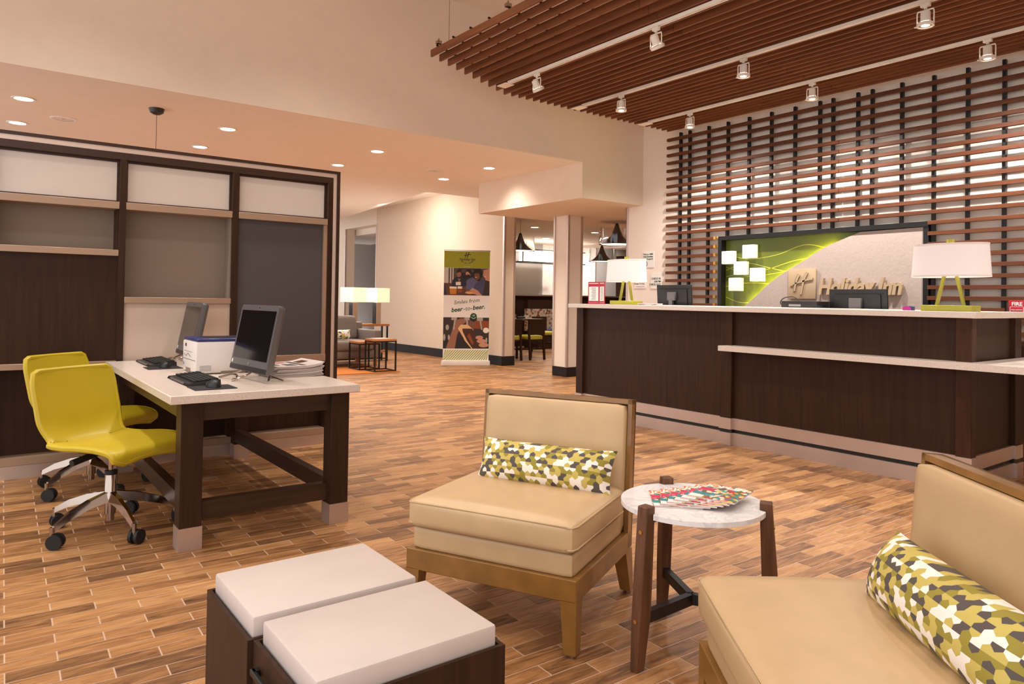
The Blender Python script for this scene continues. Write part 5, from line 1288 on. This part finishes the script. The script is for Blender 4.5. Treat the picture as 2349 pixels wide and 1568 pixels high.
def cup(loc, label):
    t = thing('coffee_cup', label, 'cup', loc, group='cups on the dining table')
    MB().lathe([(0.0, 0.004), (0.028, 0.004), (0.04, 0.07), (0.043, 0.07), (0.031, 0.0), (0.0, 0.0)], n=16).build('bowl', 'white', t, True); MB().tube(smoothpath([(0.038, 0, 0.06), (0.066, 0, 0.05), (0.06, 0, 0.025), (0.033, 0, 0.018)], 4), 0.005, 6).build('handle', 'white', t, True)
def tumbler(loc, label):
    o = MB().lathe([(0.0, 0.0), (0.032, 0.0), (0.036, 0.10), (0.034, 0.10), (0.03, 0.006), (0.0, 0.006)], n=16).build('tumbler', 'glass', None, True); o.location = loc; tag(o, label, 'glass', 'glasses on the dining table')
def napkin(loc, rz, label):
    o = MB().cyl((-0.12, 0, 0.025), (0.12, 0, 0.025), 0.025, 0.018, n=10).build('rolled_napkin', 'rubber', None, True); o.location = loc; o.rotation_euler = (0, 0, rz); tag(o, label, 'napkin', 'rolled napkins on the dining table')
zt = 0.80
cup((8.75, 11.95, zt), 'white coffee cup on the dining table, between the two near chairs'); cup((9.32, 11.9, zt), 'white coffee cup on the dining table above the right chair'); cup((8.62, 12.3, zt), 'white coffee cup at the far left of the dining table')
tumbler((8.98, 11.85, zt), 'clear tumbler on the dining table left of the right chair'); tumbler((8.45, 12.1, zt), 'clear tumbler at the left end of the dining table')
napkin((9.15, 11.85, zt), 0.2, 'black rolled napkin on the dining table, nearest the right chair'); napkin((9.45, 12.2, zt), 0.5, 'black rolled napkin at the right end of the dining table')
for x, y, lab in ((8.85, 12.2, 'small yellow tent card on the dining table, left one'), (9.2, 12.22, 'small yellow tent card on the dining table, right one')):
    o = MB().prism([(-0.04, 0), (0.04, 0), (0, 0.12)], -0.04, 0.04).xform(frame_mat((0, 0, 0), (0, 1, 0), (0, 0, 1))).build('tent_card', 'yellow'); o.location = (x, y, zt); tag(o, lab, 'card', 'tent cards on the dining table')
t = thing('banquette', 'dining booth bench with patterned backrest and dark panelled top', 'bench', (11.65, 14.0, 0))
M['boothpat'] = patchwork('booth_pattern', [(206, 190, 170), (214, 200, 182), (150, 84, 50), (206, 190, 170), (196, 176, 150), (120, 70, 50)], 22)
B(-0.65, 1.9, 0.0, 0.12, 0.42, 0.98, 'backrest', 'boothpat', t, bev=0.02); B(-0.65, 1.9, -0.5, 0.0, 0.36, 0.48, 'seat', 'navyseat', t, bev=0.02); B(-0.65, 1.9, -0.45, 0.1, 0.0, 0.36, 'base', 'espresso', t)
MB().hexa([(-0.63, 0.0, 0.98), (1.9, 0.0, 0.98), (1.9, 0.14, 0.98), (-0.63, 0.14, 0.98)], [(-0.58, 0.06, 1.20), (1.9, 0.06, 1.20), (1.9, 0.2, 1.20), (-0.58, 0.2, 1.20)]).build('top_panel', 'espresso', t)
t = thing('booth_divider', 'dark half-height divider with a tan cap behind the booth', 'divider', (12.6, 14.6, 0))
B(-1.5, 5.0, 0, 0.16, 0, 1.30, 'panel', 'espresso', t); B(-1.55, 5.05, -0.03, 0.19, 1.30, 1.335, 'cap', 'tan_metal', t)
t = thing('bench', 'yellow vinyl bench against the grey dining room wall', 'bench', (10.4, 15.2, 0))
B(-1.2, 1.3, 0.2, 0.34, 0.4, 0.98, 'backrest', 'yellow', t, bev=0.03); B(-1.2, 1.3, -0.3, 0.2, 0.36, 0.48, 'seat', 'yellow', t, bev=0.03); B(-1.2, 1.3, -0.25, 0.3, 0, 0.36, 'base', 'espresso', t)
def pendant(loc, zc, w, label):
    t = thing('pendant_lamp', label, 'pendant lamp', loc, group='black pendant lamps in the dining room'); r = w/2
    MB().lathe([(0.015, 0.36), (0.03, 0.34), (0.05, 0.27), (0.10, 0.15), (0.18*r/0.29, 0.065), (r*0.86, 0.02), (r, 0.0), (r*0.985, 0.0), (r*0.84, 0.012), (0.10, 0.10), (0.03, 0.28), (0.0, 0.30)], n=32).build('lamp_shade', 'shade_black', t, True)
    MB().lathe([(0.0, 0.010), (r*0.86, 0.008)], n=32).build('diffuser', 'lens_soft', t)
    MB().cyl((0, 0, 0.35), (0, 0, zc), 0.006, n=8).build('cable', 'brass', t)
    MB().lathe([(r*1.0, 0.0), (r*1.02, 0.02), (r*0.93, 0.30), (r*0.925, 0.30), (r*1.01, 0.02), (r*0.995, 0.0)], n=32).build('glass_bell', 'glass', t, True)
    light('SPOT', (loc[0], loc[1], loc[2]-0.02), 25, WARM, None, 0.1, 130, 1.0)
M['lens_soft'] = emit('soft_diffuser', (255, 238, 214), 3.0)
pendant((8.78, 11.43, 2.18), 0.62, 0.60, 'black flared pendant lamp left of the column'); pendant((11.2, 11.58, 2.075), 0.72, 0.58, 'black flared pendant lamp right of the column, lower and further'); pendant((8.66, 8.60, 2.15), 0.386, 0.60, 'black flared pendant lamp right of the column, higher and cut by the wall edge')
t = thing('linear_pendant', 'long glowing box pendant in a black frame over the booths', 'pendant lamp', (12.35, 15.0, 2.2))
B(-0.75, 1.2, -0.15, 0.15, 0.03, 0.30, 'diffuser', 'lens_soft', t)
mb = MB()
for y in (-0.22, 0.22):
    for z in (0.0, 0.33): mb.box(-0.9, 1.3, y-0.012, y+0.012, z-0.012, z+0.012)
    mb.box(-0.91, -0.89, y-0.012, y+0.012, 0, 0.33)
for z in (0, 0.33): mb.box(-0.91, -0.89, -0.22, 0.22, z-0.012, z+0.012)
mb.build('frame', 'blackmetal', t)
for x in (-0.6, 0.9): MB().cyl((x, 0, 0.3), (x, 0, 0.6), 0.006, n=6).build('cable', 'rubber', t)
